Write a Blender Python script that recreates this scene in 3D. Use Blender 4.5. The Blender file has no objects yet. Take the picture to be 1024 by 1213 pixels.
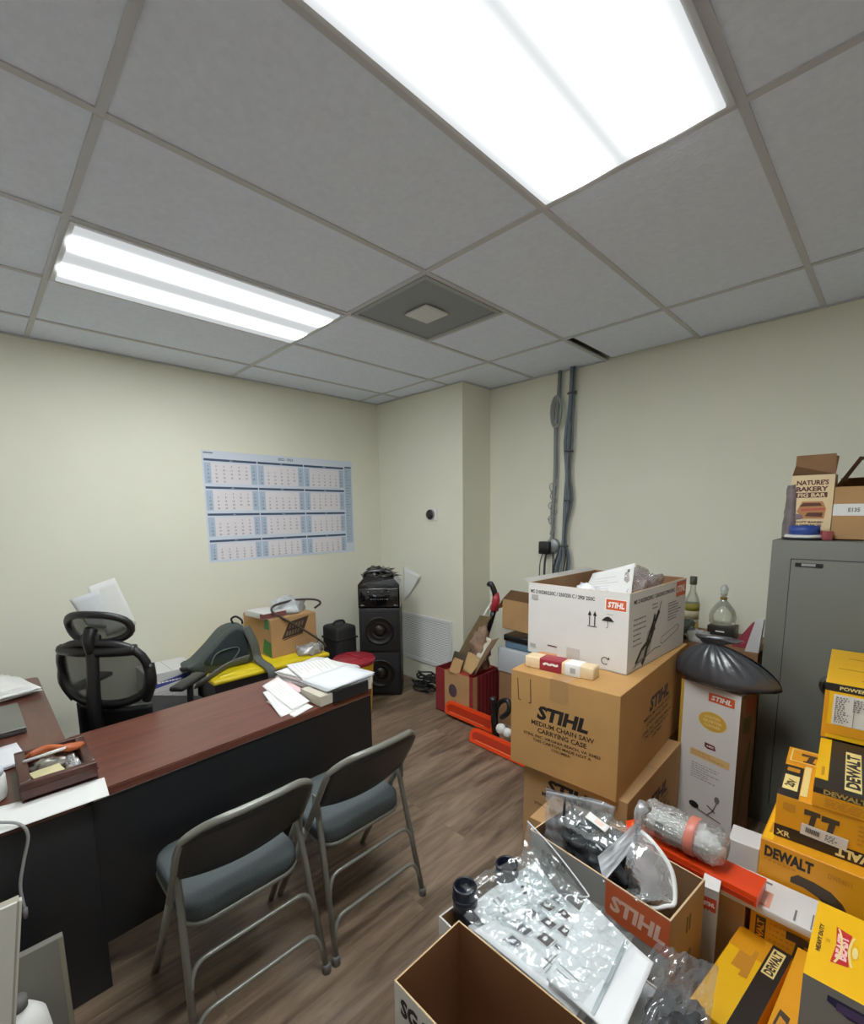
import bpy, bmesh, math, random
from mathutils import Matrix, Vector, noise
R = math.radians
S = bpy.context.scene
C = S.collection
rnd = random.Random(7)

# ------------------------------------------------------------------ materials
def lin(c):
    return tuple(((v/255/12.92) if v/255 <= .04045 else ((v/255+.055)/1.055)**2.4) for v in c)

MATS = {}
def mat(name, rgb, rough=.6, metal=0, var=.0, scale=8, bump=0, bscale=60, coat=0, spec=.5, stretch=(1, 1, 1), alpha=1, sheen=0):
    if name in MATS: return MATS[name]
    m = bpy.data.materials.new(name); m.use_nodes = True
    nt = m.node_tree; b = nt.nodes['Principled BSDF']
    col = lin(rgb) + (1,)
    b.inputs['Base Color'].default_value = col
    b.inputs['Roughness'].default_value = rough
    b.inputs['Metallic'].default_value = metal
    b.inputs['Coat Weight'].default_value = coat
    b.inputs['Specular IOR Level'].default_value = spec
    b.inputs['Sheen Weight'].default_value = sheen
    b.inputs['Alpha'].default_value = alpha
    if var or bump:
        tc = nt.nodes.new('ShaderNodeTexCoord'); mp = nt.nodes.new('ShaderNodeMapping')
        mp.inputs['Scale'].default_value = stretch
        nt.links.new(tc.outputs['Object'], mp.inputs['Vector'])
    if var:
        n = nt.nodes.new('ShaderNodeTexNoise'); n.inputs['Scale'].default_value = scale; n.inputs['Detail'].default_value = 6
        nt.links.new(mp.outputs[0], n.inputs['Vector'])
        r = nt.nodes.new('ShaderNodeValToRGB')
        r.color_ramp.elements[0].position = .3; r.color_ramp.elements[1].position = .7
        r.color_ramp.elements[0].color = tuple(max(0, v*(1-var)) for v in col[:3]) + (1,)
        r.color_ramp.elements[1].color = tuple(min(1, v*(1+var)) for v in col[:3]) + (1,)
        nt.links.new(n.outputs['Fac'], r.inputs[0]); nt.links.new(r.outputs[0], b.inputs['Base Color'])
    if bump:
        n2 = nt.nodes.new('ShaderNodeTexNoise'); n2.inputs['Scale'].default_value = bscale; n2.inputs['Detail'].default_value = 4
        nt.links.new(mp.outputs[0], n2.inputs['Vector'])
        bp = nt.nodes.new('ShaderNodeBump'); bp.inputs['Strength'].default_value = bump; bp.inputs['Distance'].default_value = .01
        nt.links.new(n2.outputs['Fac'], bp.inputs['Height']); nt.links.new(bp.outputs[0], b.inputs['Normal'])
    MATS[name] = m
    return m

def clear_mat(name, tint=(235, 240, 240), solid=.25, rough=.12, bump=.5, bscale=25, base=None, shine=.07, streak=None):
    """Thin clear plastic film: transparent, a little milky, with glossy wrinkles."""
    if name in MATS: return MATS[name]
    m = bpy.data.materials.new(name); m.use_nodes = True
    nt = m.node_tree; N = nt.nodes; L = nt.links
    N.remove(N['Principled BSDF']); out = N['Material Output']
    df = N.new('ShaderNodeBsdfDiffuse'); df.inputs[0].default_value = lin(base or tint) + (1,)
    gl = N.new('ShaderNodeBsdfGlossy'); gl.inputs['Roughness'].default_value = rough; gl.inputs[0].default_value = (.95, .95, .95, 1)
    tr = N.new('ShaderNodeBsdfTransparent'); tr.inputs[0].default_value = lin(tint) + (1,)
    m1 = N.new('ShaderNodeMixShader'); m1.inputs[0].default_value = solid
    m2 = N.new('ShaderNodeMixShader')
    lw = N.new('ShaderNodeLayerWeight'); lw.inputs['Blend'].default_value = .35
    if bump:
        tc = N.new('ShaderNodeTexCoord'); n = N.new('ShaderNodeTexNoise'); n.inputs['Scale'].default_value = bscale; n.inputs['Detail'].default_value = 3
        n.inputs['Distortion'].default_value = .8
        mp = N.new('ShaderNodeMapping')
        if streak: mp.inputs['Rotation'].default_value = (0, 0, R(streak)); mp.inputs['Scale'].default_value = (.45, 2.6, 1)
        L.new(tc.outputs['Object'], mp.inputs['Vector']); L.new(mp.outputs[0], n.inputs['Vector'])
        bp = N.new('ShaderNodeBump'); bp.inputs['Strength'].default_value = min(1, bump); bp.inputs['Distance'].default_value = .03
        L.new(n.outputs['Fac'], bp.inputs['Height']); L.new(bp.outputs[0], gl.inputs['Normal']); L.new(bp.outputs[0], lw.inputs['Normal'])
    ma = N.new('ShaderNodeMath'); ma.operation = 'MULTIPLY_ADD'; ma.inputs[1].default_value = .7; ma.inputs[2].default_value = shine; ma.use_clamp = True
    L.new(lw.outputs['Fresnel'], ma.inputs[0])
    L.new(tr.outputs[0], m1.inputs[1]); L.new(df.outputs[0], m1.inputs[2])
    L.new(ma.outputs[0], m2.inputs[0]); L.new(m1.outputs[0], m2.inputs[1]); L.new(gl.outputs[0], m2.inputs[2])
    L.new(m2.outputs[0], out.inputs['Surface'])
    MATS[name] = m
    return m

def floor_mat():
    m = bpy.data.materials.new('vinyl_planks'); m.use_nodes = True
    nt = m.node_tree; N = nt.nodes; L = nt.links; b = N['Principled BSDF']
    tc = N.new('ShaderNodeTexCoord'); mp = N.new('ShaderNodeMapping'); mp.inputs['Rotation'].default_value = (0, 0, R(90))
    L.new(tc.outputs['Object'], mp.inputs['Vector'])
    br = N.new('ShaderNodeTexBrick'); br.offset = .37
    br.inputs['Color1'].default_value = (.15, .15, .15, 1); br.inputs['Color2'].default_value = (.85, .85, .85, 1); br.inputs['Mortar'].default_value = (0, 0, 0, 1)
    br.inputs['Scale'].default_value = 1; br.inputs['Mortar Size'].default_value = .0008; br.inputs['Bias'].default_value = 0
    br.inputs['Brick Width'].default_value = 1.2; br.inputs['Row Height'].default_value = .16
    L.new(mp.outputs[0], br.inputs['Vector'])
    mp2 = N.new('ShaderNodeMapping'); mp2.inputs['Scale'].default_value = (6.5, .8, 1)
    ad = N.new('ShaderNodeVectorMath'); ad.operation = 'MULTIPLY_ADD'; ad.inputs[1].default_value = (3, 7, 5)
    L.new(br.outputs['Color'], ad.inputs[0]); L.new(tc.outputs['Object'], ad.inputs[2]); L.new(ad.outputs[0], mp2.inputs['Vector'])
    n = N.new('ShaderNodeTexNoise'); n.inputs['Scale'].default_value = 2.2; n.inputs['Detail'].default_value = 9; n.inputs['Roughness'].default_value = .65
    n.inputs['Distortion'].default_value = .6
    L.new(mp2.outputs[0], n.inputs['Vector'])
    r = N.new('ShaderNodeValToRGB'); e = r.color_ramp.elements
    e[0].position = .3; e[0].color = lin((66, 50, 38)) + (1,)
    e[1].position = .74; e[1].color = lin((158, 136, 112)) + (1,)
    x = e.new(.5); x.color = lin((118, 97, 78)) + (1,)
    L.new(n.outputs['Fac'], r.inputs[0])
    mx = N.new('ShaderNodeMixRGB'); mx.blend_type = 'MULTIPLY'; mx.inputs[0].default_value = 1
    r2 = N.new('ShaderNodeValToRGB'); r2.color_ramp.elements[0].color = (.55, .55, .55, 1); r2.color_ramp.elements[1].color = (1, 1, 1, 1)
    r2.color_ramp.elements[1].position = .12
    x2 = r2.color_ramp.elements.new(.13); x2.color = (.82, .82, .82, 1); x3 = r2.color_ramp.elements.new(.9); x3.color = (1, 1, 1, 1)
    L.new(br.outputs['Color'], r2.inputs[0])
    L.new(r.outputs[0], mx.inputs[1]); L.new(r2.outputs[0], mx.inputs[2]); L.new(mx.outputs[0], b.inputs['Base Color'])
    b.inputs['Roughness'].default_value = .42
    return m

def wood_mat(name, dark, light, stretch=(1, 14, 14), rough=.35):
    m = bpy.data.materials.new(name); m.use_nodes = True
    nt = m.node_tree; N = nt.nodes; L = nt.links; b = N['Principled BSDF']
    tc = N.new('ShaderNodeTexCoord'); mp = N.new('ShaderNodeMapping'); mp.inputs['Scale'].default_value = stretch
    L.new(tc.outputs['Object'], mp.inputs['Vector'])
    n = N.new('ShaderNodeTexNoise'); n.inputs['Scale'].default_value = 3; n.inputs['Detail'].default_value = 8; n.inputs['Distortion'].default_value = .4
    L.new(mp.outputs[0], n.inputs['Vector'])
    r = N.new('ShaderNodeValToRGB'); r.color_ramp.elements[0].position = .3; r.color_ramp.elements[1].position = .72
    r.color_ramp.elements[0].color = lin(dark) + (1,); r.color_ramp.elements[1].color = lin(light) + (1,)
    L.new(n.outputs['Fac'], r.inputs[0]); L.new(r.outputs[0], b.inputs['Base Color'])
    b.inputs['Roughness'].default_value = rough
    return m

def lamp_mat(name, cy, half, base, peak, w, color=(1, 1, 1)):
    """Prismatic diffuser lit by two tubes behind it (tubes run along local Y at x = +-cy)."""
    m = bpy.data.materials.new(name); m.use_nodes = True
    nt = m.node_tree; N = nt.nodes; L = nt.links
    N.remove(N['Principled BSDF']); out = N['Material Output']
    em = N.new('ShaderNodeEmission'); em.inputs[0].default_value = color + (1,)
    tc = N.new('ShaderNodeTexCoord'); sp = N.new('ShaderNodeSeparateXYZ'); L.new(tc.outputs['Object'], sp.inputs[0])
    def mth(op, a, bb=None, c=None):
        n = N.new('ShaderNodeMath'); n.operation = op
        for i, v in enumerate((a, bb, c)):
            if v is None: continue
            if isinstance(v, (int, float)): n.inputs[i].default_value = v
            else: L.new(v, n.inputs[i])
        return n.outputs[0]
    d = mth('ABSOLUTE', sp.outputs['X']); d = mth('SUBTRACT', d, cy); d = mth('DIVIDE', d, w); d = mth('MULTIPLY', d, d)
    g = mth('EXPONENT', mth('MULTIPLY', d, -1.0))
    ye = mth('ABSOLUTE', sp.outputs['Y']); ye = mth('SUBTRACT', half, ye); ye = mth('DIVIDE', ye, .07)
    ye = mth('MINIMUM', mth('MAXIMUM', ye, 0.15), 1.0)
    st = mth('ADD', mth('MULTIPLY', mth('MULTIPLY', g, ye), peak), base)
    L.new(st, em.inputs[1]); L.new(em.outputs[0], out.inputs[0])
    return m

# ------------------------------------------------------------------ mesh builder
class MB:
    def __init__(s): s.v = []; s.f = []; s.m = []; s.sm = []; s.mats = []
    def mi(s, m):
        if m not in s.mats: s.mats.append(m)
        return s.mats.index(m)
    def add(s, vs, fs, m, M=None, smooth=False):
        o = len(s.v); i = s.mi(m) if not isinstance(m, list) else None
        for p in vs: s.v.append(tuple(M @ Vector(p)) if M else tuple(p))
        for k, f in enumerate(fs):
            s.f.append([o+j for j in f]); s.m.append(i if i is not None else s.mi(m[k])); s.sm.append(smooth)
        return s
    def box(s, a, b, m, M=None, bev=0, seg=2):
        x0, y0, z0 = a; x1, y1, z1 = b
        vs = [(x0, y0, z0), (x1, y0, z0), (x1, y1, z0), (x0, y1, z0), (x0, y0, z1), (x1, y0, z1), (x1, y1, z1), (x0, y1, z1)]
        fs = [(3, 2, 1, 0), (4, 5, 6, 7), (0, 1, 5, 4), (2, 3, 7, 6), (1, 2, 6, 5), (3, 0, 4, 7)]  # bottom top -Y +Y +X -X
        if not bev: return s.add(vs, fs, m, M)
        bm = bmesh.new(); bv = [bm.verts.new(p) for p in vs]
        for f in fs: bm.faces.new([bv[i] for i in f])
        bmesh.ops.bevel(bm, geom=bm.edges[:], offset=bev, segments=seg, affect='EDGES', profile=.5)
        bm.verts.index_update()
        s.add([tuple(v.co) for v in bm.verts], [[v.index for v in f.verts] for f in bm.faces], m, M, seg > 1)
        bm.free(); return s
    def tube(s, pts, r, m, M=None, seg=8, closed=False, smooth=True, sub=0, cap=True):
        P = [Vector(p) for p in pts]
        rs = list(r) if isinstance(r, (list, tuple)) else [r]*len(P)
        if sub:
            Q = []; q = []
            n = len(P); rng = range(n) if closed else range(n-1)
            g = (lambda i: P[i % n]) if closed else (lambda i: P[max(0, min(n-1, i))])
            for i in rng:
                p0, p1, p2, p3 = g(i-1), g(i), g(i+1), g(i+2)
                for k in range(sub):
                    t = k/sub
                    Q.append(.5*((2*p1)+(p2-p0)*t+(2*p0-5*p1+4*p2-p3)*t*t+(3*p1-p0-3*p2+p3)*t**3))
                    q.append(rs[i]*(1-t)+rs[(i+1) % n]*t)
            if not closed: Q.append(P[-1]); q.append(rs[-1])
            P, rs = Q, q
        n = len(P); vs = []; prev = None
        for i, p in enumerate(P):
            if closed: t = P[(i+1) % n]-P[i-1]
            else: t = P[min(i+1, n-1)]-P[max(i-1, 0)]
            if t.length < 1e-9: t = Vector((0, 0, 1))
            t.normalize()
            if prev is None:
                a = Vector((0, 0, 1)) if abs(t.z) < .9 else Vector((1, 0, 0))
                prev = (a-t*a.dot(t)).normalized()
            else:
                a = prev-t*prev.dot(t)
                if a.length > 1e-6: prev = a.normalized()
            b = t.cross(prev)
            for k in range(seg):
                w = 2*math.pi*k/seg
                vs.append(p+(prev*math.cos(w)+b*math.sin(w))*rs[i])
        fs = []
        for i in range(n if closed else n-1):
            for k in range(seg):
                a = i*seg+k; b = i*seg+(k+1) % seg; c = ((i+1) % n)*seg+(k+1) % seg; d = ((i+1) % n)*seg+k
                fs.append((a, b, c, d))
        if not closed and cap: fs.append(tuple(range(seg))[::-1]); fs.append(tuple((n-1)*seg+k for k in range(seg)))
        return s.add(vs, fs, m, M, smooth)
    def lathe(s, prof, m, M=None, seg=24, smooth=True):
        vs = []; fs = []
        for r, z in prof:
            for k in range(seg):
                w = 2*math.pi*k/seg; vs.append((r*math.cos(w), r*math.sin(w), z))
        for i in range(len(prof)-1):
            for k in range(seg):
                fs.append((i*seg+k, i*seg+(k+1) % seg, (i+1)*seg+(k+1) % seg, (i+1)*seg+k))
        if prof[0][0] > 1e-5: fs.append(tuple(range(seg))[::-1])
        if prof[-1][0] > 1e-5: fs.append(tuple((len(prof)-1)*seg+k for k in range(seg)))
        return s.add(vs, fs, m, M, smooth)
    def prism(s, pts, z0, z1, m, M=None, smooth=False):
        n = len(pts); a = sum(pts[i][0]*pts[(i+1) % n][1]-pts[(i+1) % n][0]*pts[i][1] for i in range(n))
        if a < 0: pts = pts[::-1]
        vs = [(x, y, z0) for x, y in pts]+[(x, y, z1) for x, y in pts]
        fs = [tuple(range(n))[::-1], tuple(range(n, 2*n))]+[(i, (i+1) % n, n+(i+1) % n, n+i) for i in range(n)]
        return s.add(vs, fs, m, M, smooth)
    def grid(s, nu, nv, fn, m, M=None, smooth=True, thick=0, closed_u=False):
        vs = [Vector(fn(i/nu, j/nv)) for j in range(nv+1) for i in range(nu+1)]
        W = nu+1
        fs = [(j*W+i, j*W+i+1, (j+1)*W+i+1, (j+1)*W+i) for j in range(nv) for i in range(nu)]
        if thick:
            nr = []
            for j in range(nv+1):
                for i in range(nu+1):
                    du = vs[j*W+min(i+1, nu)]-vs[j*W+max(i-1, 0)]; dv = vs[min(j+1, nv)*W+i]-vs[max(j-1, 0)*W+i]
                    c = du.cross(dv); nr.append(c.normalized() if c.length > 1e-9 else Vector((0, 0, 1)))
            n = len(vs); vs = vs+[vs[i]-nr[i]*thick for i in range(n)]
            fs2 = [tuple(n+k for k in f[::-1]) for f in fs]
            ring = [i for i in range(W)]+[j*W+nu for j in range(1, nv+1)]+[nv*W+i for i in range(nu-1, -1, -1)]+[j*W for j in range(nv-1, 0, -1)]
            fs3 = [(ring[(k+1) % len(ring)], ring[k], n+ring[k], n+ring[(k+1) % len(ring)]) for k in range(len(ring))]
            fs = fs+fs2+fs3
        return s.add(vs, fs, m, M, smooth)
    def text(s, t, M, h, m, width=None, bold=.0, shear=0, align='CENTER'):
        vs, fs, (x0, x1, y0, y1) = glyphs(t, bold, shear)
        k = h/max(1e-6, CAPH); kx = k if not width else width/max(1e-6, x1-x0)
        ox = {'CENTER': -(x0+x1)/2, 'LEFT': -x0, 'RIGHT': -x1}[align]
        s.add([((x+ox)*kx, y*k, 0) for x, y in vs], fs, m, M); return s
    def build(s, name, parent=None, loc=(0, 0, 0), rot=(0, 0, 0)):
        me = bpy.data.meshes.new(name); me.from_pydata(s.v, [], s.f)
        for m in s.mats: me.materials.append(m)
        me.polygons.foreach_set('material_index', s.m); me.polygons.foreach_set('use_smooth', s.sm)
        me.update()
        o = bpy.data.objects.new(name, me); C.objects.link(o); o.location = loc; o.rotation_euler = rot
        if parent: o.parent = parent
        return o

GL = {}; CAPH = .69
def glyphs(t, bold, shear):
    key = (t, bold, shear)
    if key not in GL:
        cu = bpy.data.curves.new('lettering', 'FONT'); cu.body = t; cu.offset = bold; cu.shear = shear; cu.resolution_u = 2; cu.fill_mode = 'FRONT'
        ob = bpy.data.objects.new('lettering', cu); C.objects.link(ob)
        bpy.context.view_layer.update()
        me = bpy.data.meshes.new_from_object(ob.evaluated_get(bpy.context.evaluated_depsgraph_get()))
        vs = [(v.co.x, v.co.y) for v in me.vertices]; fs = [tuple(p.vertices) for p in me.polygons]
        # make every face look up
        out = []
        for f in fs:
            a = sum(vs[f[i]][0]*vs[f[(i+1) % len(f)]][1]-vs[f[(i+1) % len(f)]][0]*vs[f[i]][1] for i in range(len(f)))
            out.append(f if a > 0 else f[::-1])
        bpy.data.objects.remove(ob); bpy.data.curves.remove(cu); bpy.data.meshes.remove(me)
        xs = [v[0] for v in vs] or [0, 1]; ys = [v[1] for v in vs] or [0, 1]
        GL[key] = (vs, out, (min(xs), max(xs), min(ys), max(ys)))
    return GL[key]

def tag(o, label=None, cat=None, group=None, kind=None):
    if label: o['label'] = label
    if cat: o['category'] = cat
    if group: o['group'] = group
    if kind: o['kind'] = kind
    return o
def thing(name, label, cat, loc=(0, 0, 0), rz=0, group=None):
    o = bpy.data.objects.new(name, None); C.objects.link(o); o.empty_display_size = .1
    o.location = loc; o.rotation_euler = (0, 0, rz)
    return tag(o, label, cat, group)
def copy_tree(o, parent=None):
    c = o.copy(); C.objects.link(c)
    if parent: c.parent = parent
    for ch in list(o.children): copy_tree(ch, c)
    return c
def T(x, y, z): return Matrix.Translation((x, y, z))
def RX(a): return Matrix.Rotation(R(a), 4, 'X')
def RY(a): return Matrix.Rotation(R(a), 4, 'Y')
def RZ(a): return Matrix.Rotation(R(a), 4, 'Z')
def nz(p, s=1.0, o=0): return noise.noise(Vector(p)*s+Vector((o, o*1.7, o*.3)))

# face frames of a box (L, W, H): local (u, v, outward)
def face_M(face, L, W, H):
    if face == 'F': return Matrix(((1, 0, 0, 0), (0, 0, -1, 0), (0, 1, 0, 0), (0, 0, 0, 1)))
    if face == 'R': return T(L, 0, 0) @ Matrix(((0, 0, 1, 0), (1, 0, 0, 0), (0, 1, 0, 0), (0, 0, 0, 1)))
    if face == 'T': return T(0, 0, H)
def prints(mb, FM, items):
    """('t',text,cx,cy,h,mat,{opts}) ('r',x0,y0,x1,y1,mat) ('d',cx,cy,rx,ry,mat) ('p',pts,mat) ('l',pts,width,mat)"""
    z = .0006; dz = min(.0002, .003/max(1, len(items)))
    for it in items:
        z += dz; k = it[0]; M = FM @ T(0, 0, z)
        if k == 't':
            o = it[6] if len(it) > 6 else {}
            mb.text(it[1], M @ T(it[2], it[3], 0) @ RZ(o.get('rot', 0)) @ T(0, -it[4]/2, 0), it[4], it[5], o.get('w'), o.get('b', .02), o.get('sh', 0), o.get('al', 'CENTER'))
        elif k == 'r':
            _, a, b, c, d, m = it; mb.add([(a, b, 0), (c, b, 0), (c, d, 0), (a, d, 0)], [(0, 1, 2, 3)], m, M)
        elif k == 'd':
            _, cx, cy, rx, ry, m = it; mb.add([(cx+rx*math.cos(i*math.pi/14), cy+ry*math.sin(i*math.pi/14), 0) for i in range(28)], [tuple(range(28))], m, M)
        elif k == 'p':
            pts = it[1]; n = len(pts)
            a = sum(pts[i][0]*pts[(i+1) % n][1]-pts[(i+1) % n][0]*pts[i][1] for i in range(n))
            if a < 0: pts = pts[::-1]
            mb.add([(x, y, 0) for x, y in pts], [tuple(range(n))], it[2], M)
        elif k == 'l':
            _, pts, w, m = it
            for (x0, y0), (x1, y1) in zip(pts, pts[1:]):
                d = Vector((x1-x0, y1-y0)); 
                if d.length < 1e-6: continue
                n = Vector((-d.y, d.x)).normalized()*w/2
                mb.add([(x0-n.x, y0-n.y, 0), (x1-n.x, y1-n.y, 0), (x1+n.x, y1+n.y, 0), (x0+n.x, y0+n.y, 0)], [(0, 1, 2, 3)], m, M)

def fakelines(x0, y0, x1, y1, n, w, m, r=rnd, minf=.5):
    """lines of illegible small print"""
    out = []
    for i in range(n):
        y = y1-(y1-y0)*(i+.5)/n; x = x0
        end = x0+(x1-x0)*r.uniform(minf, 1)
        while x < end:
            l = r.uniform(.006, .02)*max(.4, (x1-x0)/.15); out.append(('r', x, y-w/2, min(x+l, end), y+w/2, m)); x += l+.004
    return out

def carton(name, label, cat, box, m, closed=True, P={}, wall=.005, inner=None, edge=None, tape=None, group=None, seams=True, flaps=None, bev=.002, facem=None):
    x, y, z, yaw, L, W, H = box
    t = thing(name, label, cat, (x, y, z), R(yaw), group)
    mb = MB()
    if closed:
        if facem:   # different face materials: bottom top F back R L
            mb.box((0, 0, 0), (L, W, H), [facem.get(k, m) for k in ('B', 'T', 'F', 'K', 'R', 'L')])
        else: mb.box((0, 0, 0), (L, W, H), m, bev=bev, seg=1)
        if seams:
            dk = MATS['seam']
            mb.add([(0, W/2-.0012, H+.0004), (L, W/2-.0012, H+.0004), (L, W/2+.0012, H+.0004), (0, W/2+.0012, H+.0004)], [(0, 1, 2, 3)], dk)
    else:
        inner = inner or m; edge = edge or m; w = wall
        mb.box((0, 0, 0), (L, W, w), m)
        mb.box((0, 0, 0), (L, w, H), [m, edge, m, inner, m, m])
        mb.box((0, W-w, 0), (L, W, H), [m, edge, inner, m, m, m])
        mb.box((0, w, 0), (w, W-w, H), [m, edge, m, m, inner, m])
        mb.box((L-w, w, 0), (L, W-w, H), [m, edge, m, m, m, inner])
    for f, items in P.items(): prints(mb, face_M(f, L, W, H), items)
    mb.build('carton_body', t)
    if tape:
        tb = MB(); w = tape[1]; c = tape[0]
        # strip over the top seam running front to back, folding down the front
        tb.add([(c-w/2, -.001, H-tape[2]), (c+w/2, -.001, H-tape[2]), (c+w/2, -.001, H+.001), (c-w/2, -.001, H+.001), (c+w/2, W*tape[3], H+.001), (c-w/2, W*tape[3], H+.001)],
               [(0, 1, 2, 3), (3, 2, 4, 5)], MATS['tape'])
        tb.build('packing_tape', t)
    return t

# ------------------------------------------------------------------ palette
mat('seam', (96, 68, 40), .9)
mat('tape', (170, 128, 80), .35, spec=.6)
KRAFT = mat('kraft_cardboard', (184, 136, 76), .85, var=.08, scale=5, bump=.05, bscale=300)
KRAFT2 = mat('tan_cardboard', (176, 134, 86), .85, var=.1, scale=6, bump=.05, bscale=300)
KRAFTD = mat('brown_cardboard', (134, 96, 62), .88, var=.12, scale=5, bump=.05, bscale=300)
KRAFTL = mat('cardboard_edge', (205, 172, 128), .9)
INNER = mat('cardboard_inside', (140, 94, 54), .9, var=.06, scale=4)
WCARD = mat('white_printed_cardboard', (222, 219, 213), .6, var=.03, scale=7)
WCARD2 = mat('cool_white_cardboard', (206, 205, 202), .55, var=.03, scale=6)
INK = mat('black_ink', (22, 18, 16), .6)
INKB = mat('brown_ink', (52, 34, 20), .7)
INKG = mat('grey_ink', (110, 108, 106), .7)
INKLG = mat('pale_grey_ink', (172, 170, 166), .7)
ORANGE = mat('orange_ink', (214, 84, 36), .5)
OWHITE = mat('white_ink', (245, 240, 232), .5)
YEL = mat('yellow_printed_cardboard', (248, 184, 4), .45, var=.04, scale=5)
YELD = mat('deep_yellow_shaded_cardboard', (228, 148, 6), .5, var=.06, scale=5)  # amber yellow with the box fronts' shade put in; also serves as ink
BLK = mat('black_printed_cardboard', (26, 22, 18), .45)
RED = mat('red_ink', (196, 30, 34), .5)
MUST = mat('mustard_ink', (214, 164, 60), .5)
BLACKP = mat('black_plastic', (10, 10, 12), .35)
BLACKM = mat('matte_black', (9, 9, 11), .7)
PAPER = mat('white_paper', (232, 232, 228), .8, var=.02, scale=10)
PAPER2 = mat('cool_white_paper', (222, 225, 228), .8, var=.02, scale=10)
CLEAR = clear_mat('clear_plastic_film', solid=.10, bump=.35, bscale=8, shine=.09)
CLEAR2 = clear_mat('milky_plastic_film', tint=(230, 232, 232), solid=.3, bump=.6, bscale=12, shine=.1)
CLEAR3 = clear_mat('smoky_plastic_film', tint=(222, 224, 226), solid=.16, bump=.35, bscale=8, shine=.08)

# ------------------------------------------------------------------ camera (at standing eye height, wide angle)
cam = bpy.data.cameras.new('camera'); co = bpy.data.objects.new('camera', cam); C.objects.link(co)
rt, up, fw = Vector((.70508, .70901, -.01263)), Vector((-.08716, .10432, .99072)), Vector((-.70375, .69744, -.13535))
co.matrix_world = Matrix(((rt.x, up.x, -fw.x, 0), (rt.y, up.y, -fw.y, 0), (rt.z, up.z, -fw.z, 1.66), (0, 0, 0, 1)))
cam.sensor_fit = 'HORIZONTAL'; cam.sensor_width = 36; cam.lens = 36*549.5/1024; cam.shift_y = 75.5/1024
cam.clip_start = .02
S.camera = co
S.view_settings.view_transform = 'Standard'; S.view_settings.look = 'None'; S.view_settings.exposure = 0; S.view_settings.gamma = 1.14

# ------------------------------------------------------------------ room
XL, XR, YF, YB, CZ = -3.82, 1.75, -1.5, 3.42, 2.736
CX, CY = -2.68, 3.04                      # boxed-out corner column
G = .6096; X0, Y0 = -2.8368, .3658
WALL = mat('cream_wall_paint', (225, 224, 204), .75, var=.02, scale=3, bump=.08, bscale=180)
def struct(name, mb, **k): return tag(mb.build(name, **k), kind='structure')
FL = floor_mat()
struct('floor', MB().box((XL, YF, -.08), (XR, YB, 0), FL))
struct('wall_left', MB().box((XL-.1, YF-.1, 0), (XL, YB+.1, CZ+.4), WALL))
struct('wall_back', MB().box((CX, YB, 0), (XR+.1, YB+.1, CZ+.4), WALL))
struct('wall_column', MB().box((XL, CY, 0), (CX, YB+.1, CZ+.4), WALL))
WALL2 = mat('bounce_white_wall_paint', (240, 239, 234), .75, var=.02, scale=3)  # unseen walls made whiter than the cream ones to bounce light onto the ceiling
struct('wall_right', MB().box((XR, YF-.1, 0), (XR+.1, YB, CZ+.4), WALL2))
struct('wall_front', MB().box((XL, YF-.1, 0), (XR, YF, CZ+.4), WALL2))
TILE = mat('mineral_fibre_ceiling_tile', (226, 235, 252), .9, var=.04, scale=40, bump=.25, bscale=90)
PLEN = mat('plenum_dark', (40, 38, 36), .9)
tiles = MB(); bars = MB()
BAR = mat('shaded_grid_bar', (190, 192, 196), .6)  # darker than the tiles: the bars' shade is put into this grey
def clip(a, b, lo, hi): return max(a, lo), min(b, hi)
def tile(xa, xb, ya, yb, dz=0):
    xa, xb = clip(xa, xb, XL, XR); ya, yb = clip(ya, yb, YF, YB)
    if xb-xa > .03 and yb-ya > .03: tiles.box((xa+.004, ya+.004, CZ+.004+dz), (xb-.004, yb-.004, CZ+.018+dz), TILE)
def bar(xa, ya, xb, yb):
    w = .012
    xa, xb = clip(xa, xb, XL, XR); ya, yb = clip(ya, yb, YF, YB)
    if xb < xa or yb < ya: return
    if abs(xb-xa) < 1e-6: bars.box((xa-w, ya, CZ-.001), (xa+w, yb, CZ+.006), BAR)
    else: bars.box((xa+w, ya-w, CZ-.0015), (xb-w, ya+w, CZ+.0055), BAR)
for i in range(-2, 8):
    xa, xb = X0+G*i, X0+G*(i+1)
    for k in range(-2, 3):
        ya, yb = Y0+2*G*k, Y0+2*G*(k+1)
        if k == 0 and i in (0, 3): continue                       # troffers
        if i == 1 and k == 1: tile(xa, xb, Y0+3*G, yb); bar(xa, Y0+3*G, xb, Y0+3*G); continue
        if i == 2 and k == 2:                                     # shifted tile that leaves a dark gap
            tiles.box((xa+.055, ya+.004, CZ+.006), (xb-.004, YB-.03, CZ+.02), TILE); continue
        tile(xa, xb, ya, yb)
    for k in range(-2, 3): bar(xa, Y0+2*G*k, xb, Y0+2*G*k)
    if i > -2: bar(xa, YF, xa, YB)
tiles.box((XL, YF, CZ+.3), (XR, YB, CZ+.34), PLEN)
struct('ceiling', tiles); struct('trim_1', bars)
ang = MB(); w = .022
GAPX = (X0+2*G+.0, X0+3*G)
for a, b in (((XL, YF), (XL+w, CY)), ((XL, CY-w), (CX, CY)), ((CX, CY), (CX+w, YB)), ((CX, YB-w), (GAPX[0], YB)), ((GAPX[1], YB-w), (XR, YB)), ((XR-w, YF), (XR, YB)), ((XL, YF), (XR, YF+w))):
    ang.box((a[0], a[1], CZ-.004), (b[0], b[1], CZ+.001), BAR)
struct('trim_2', ang)

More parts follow.
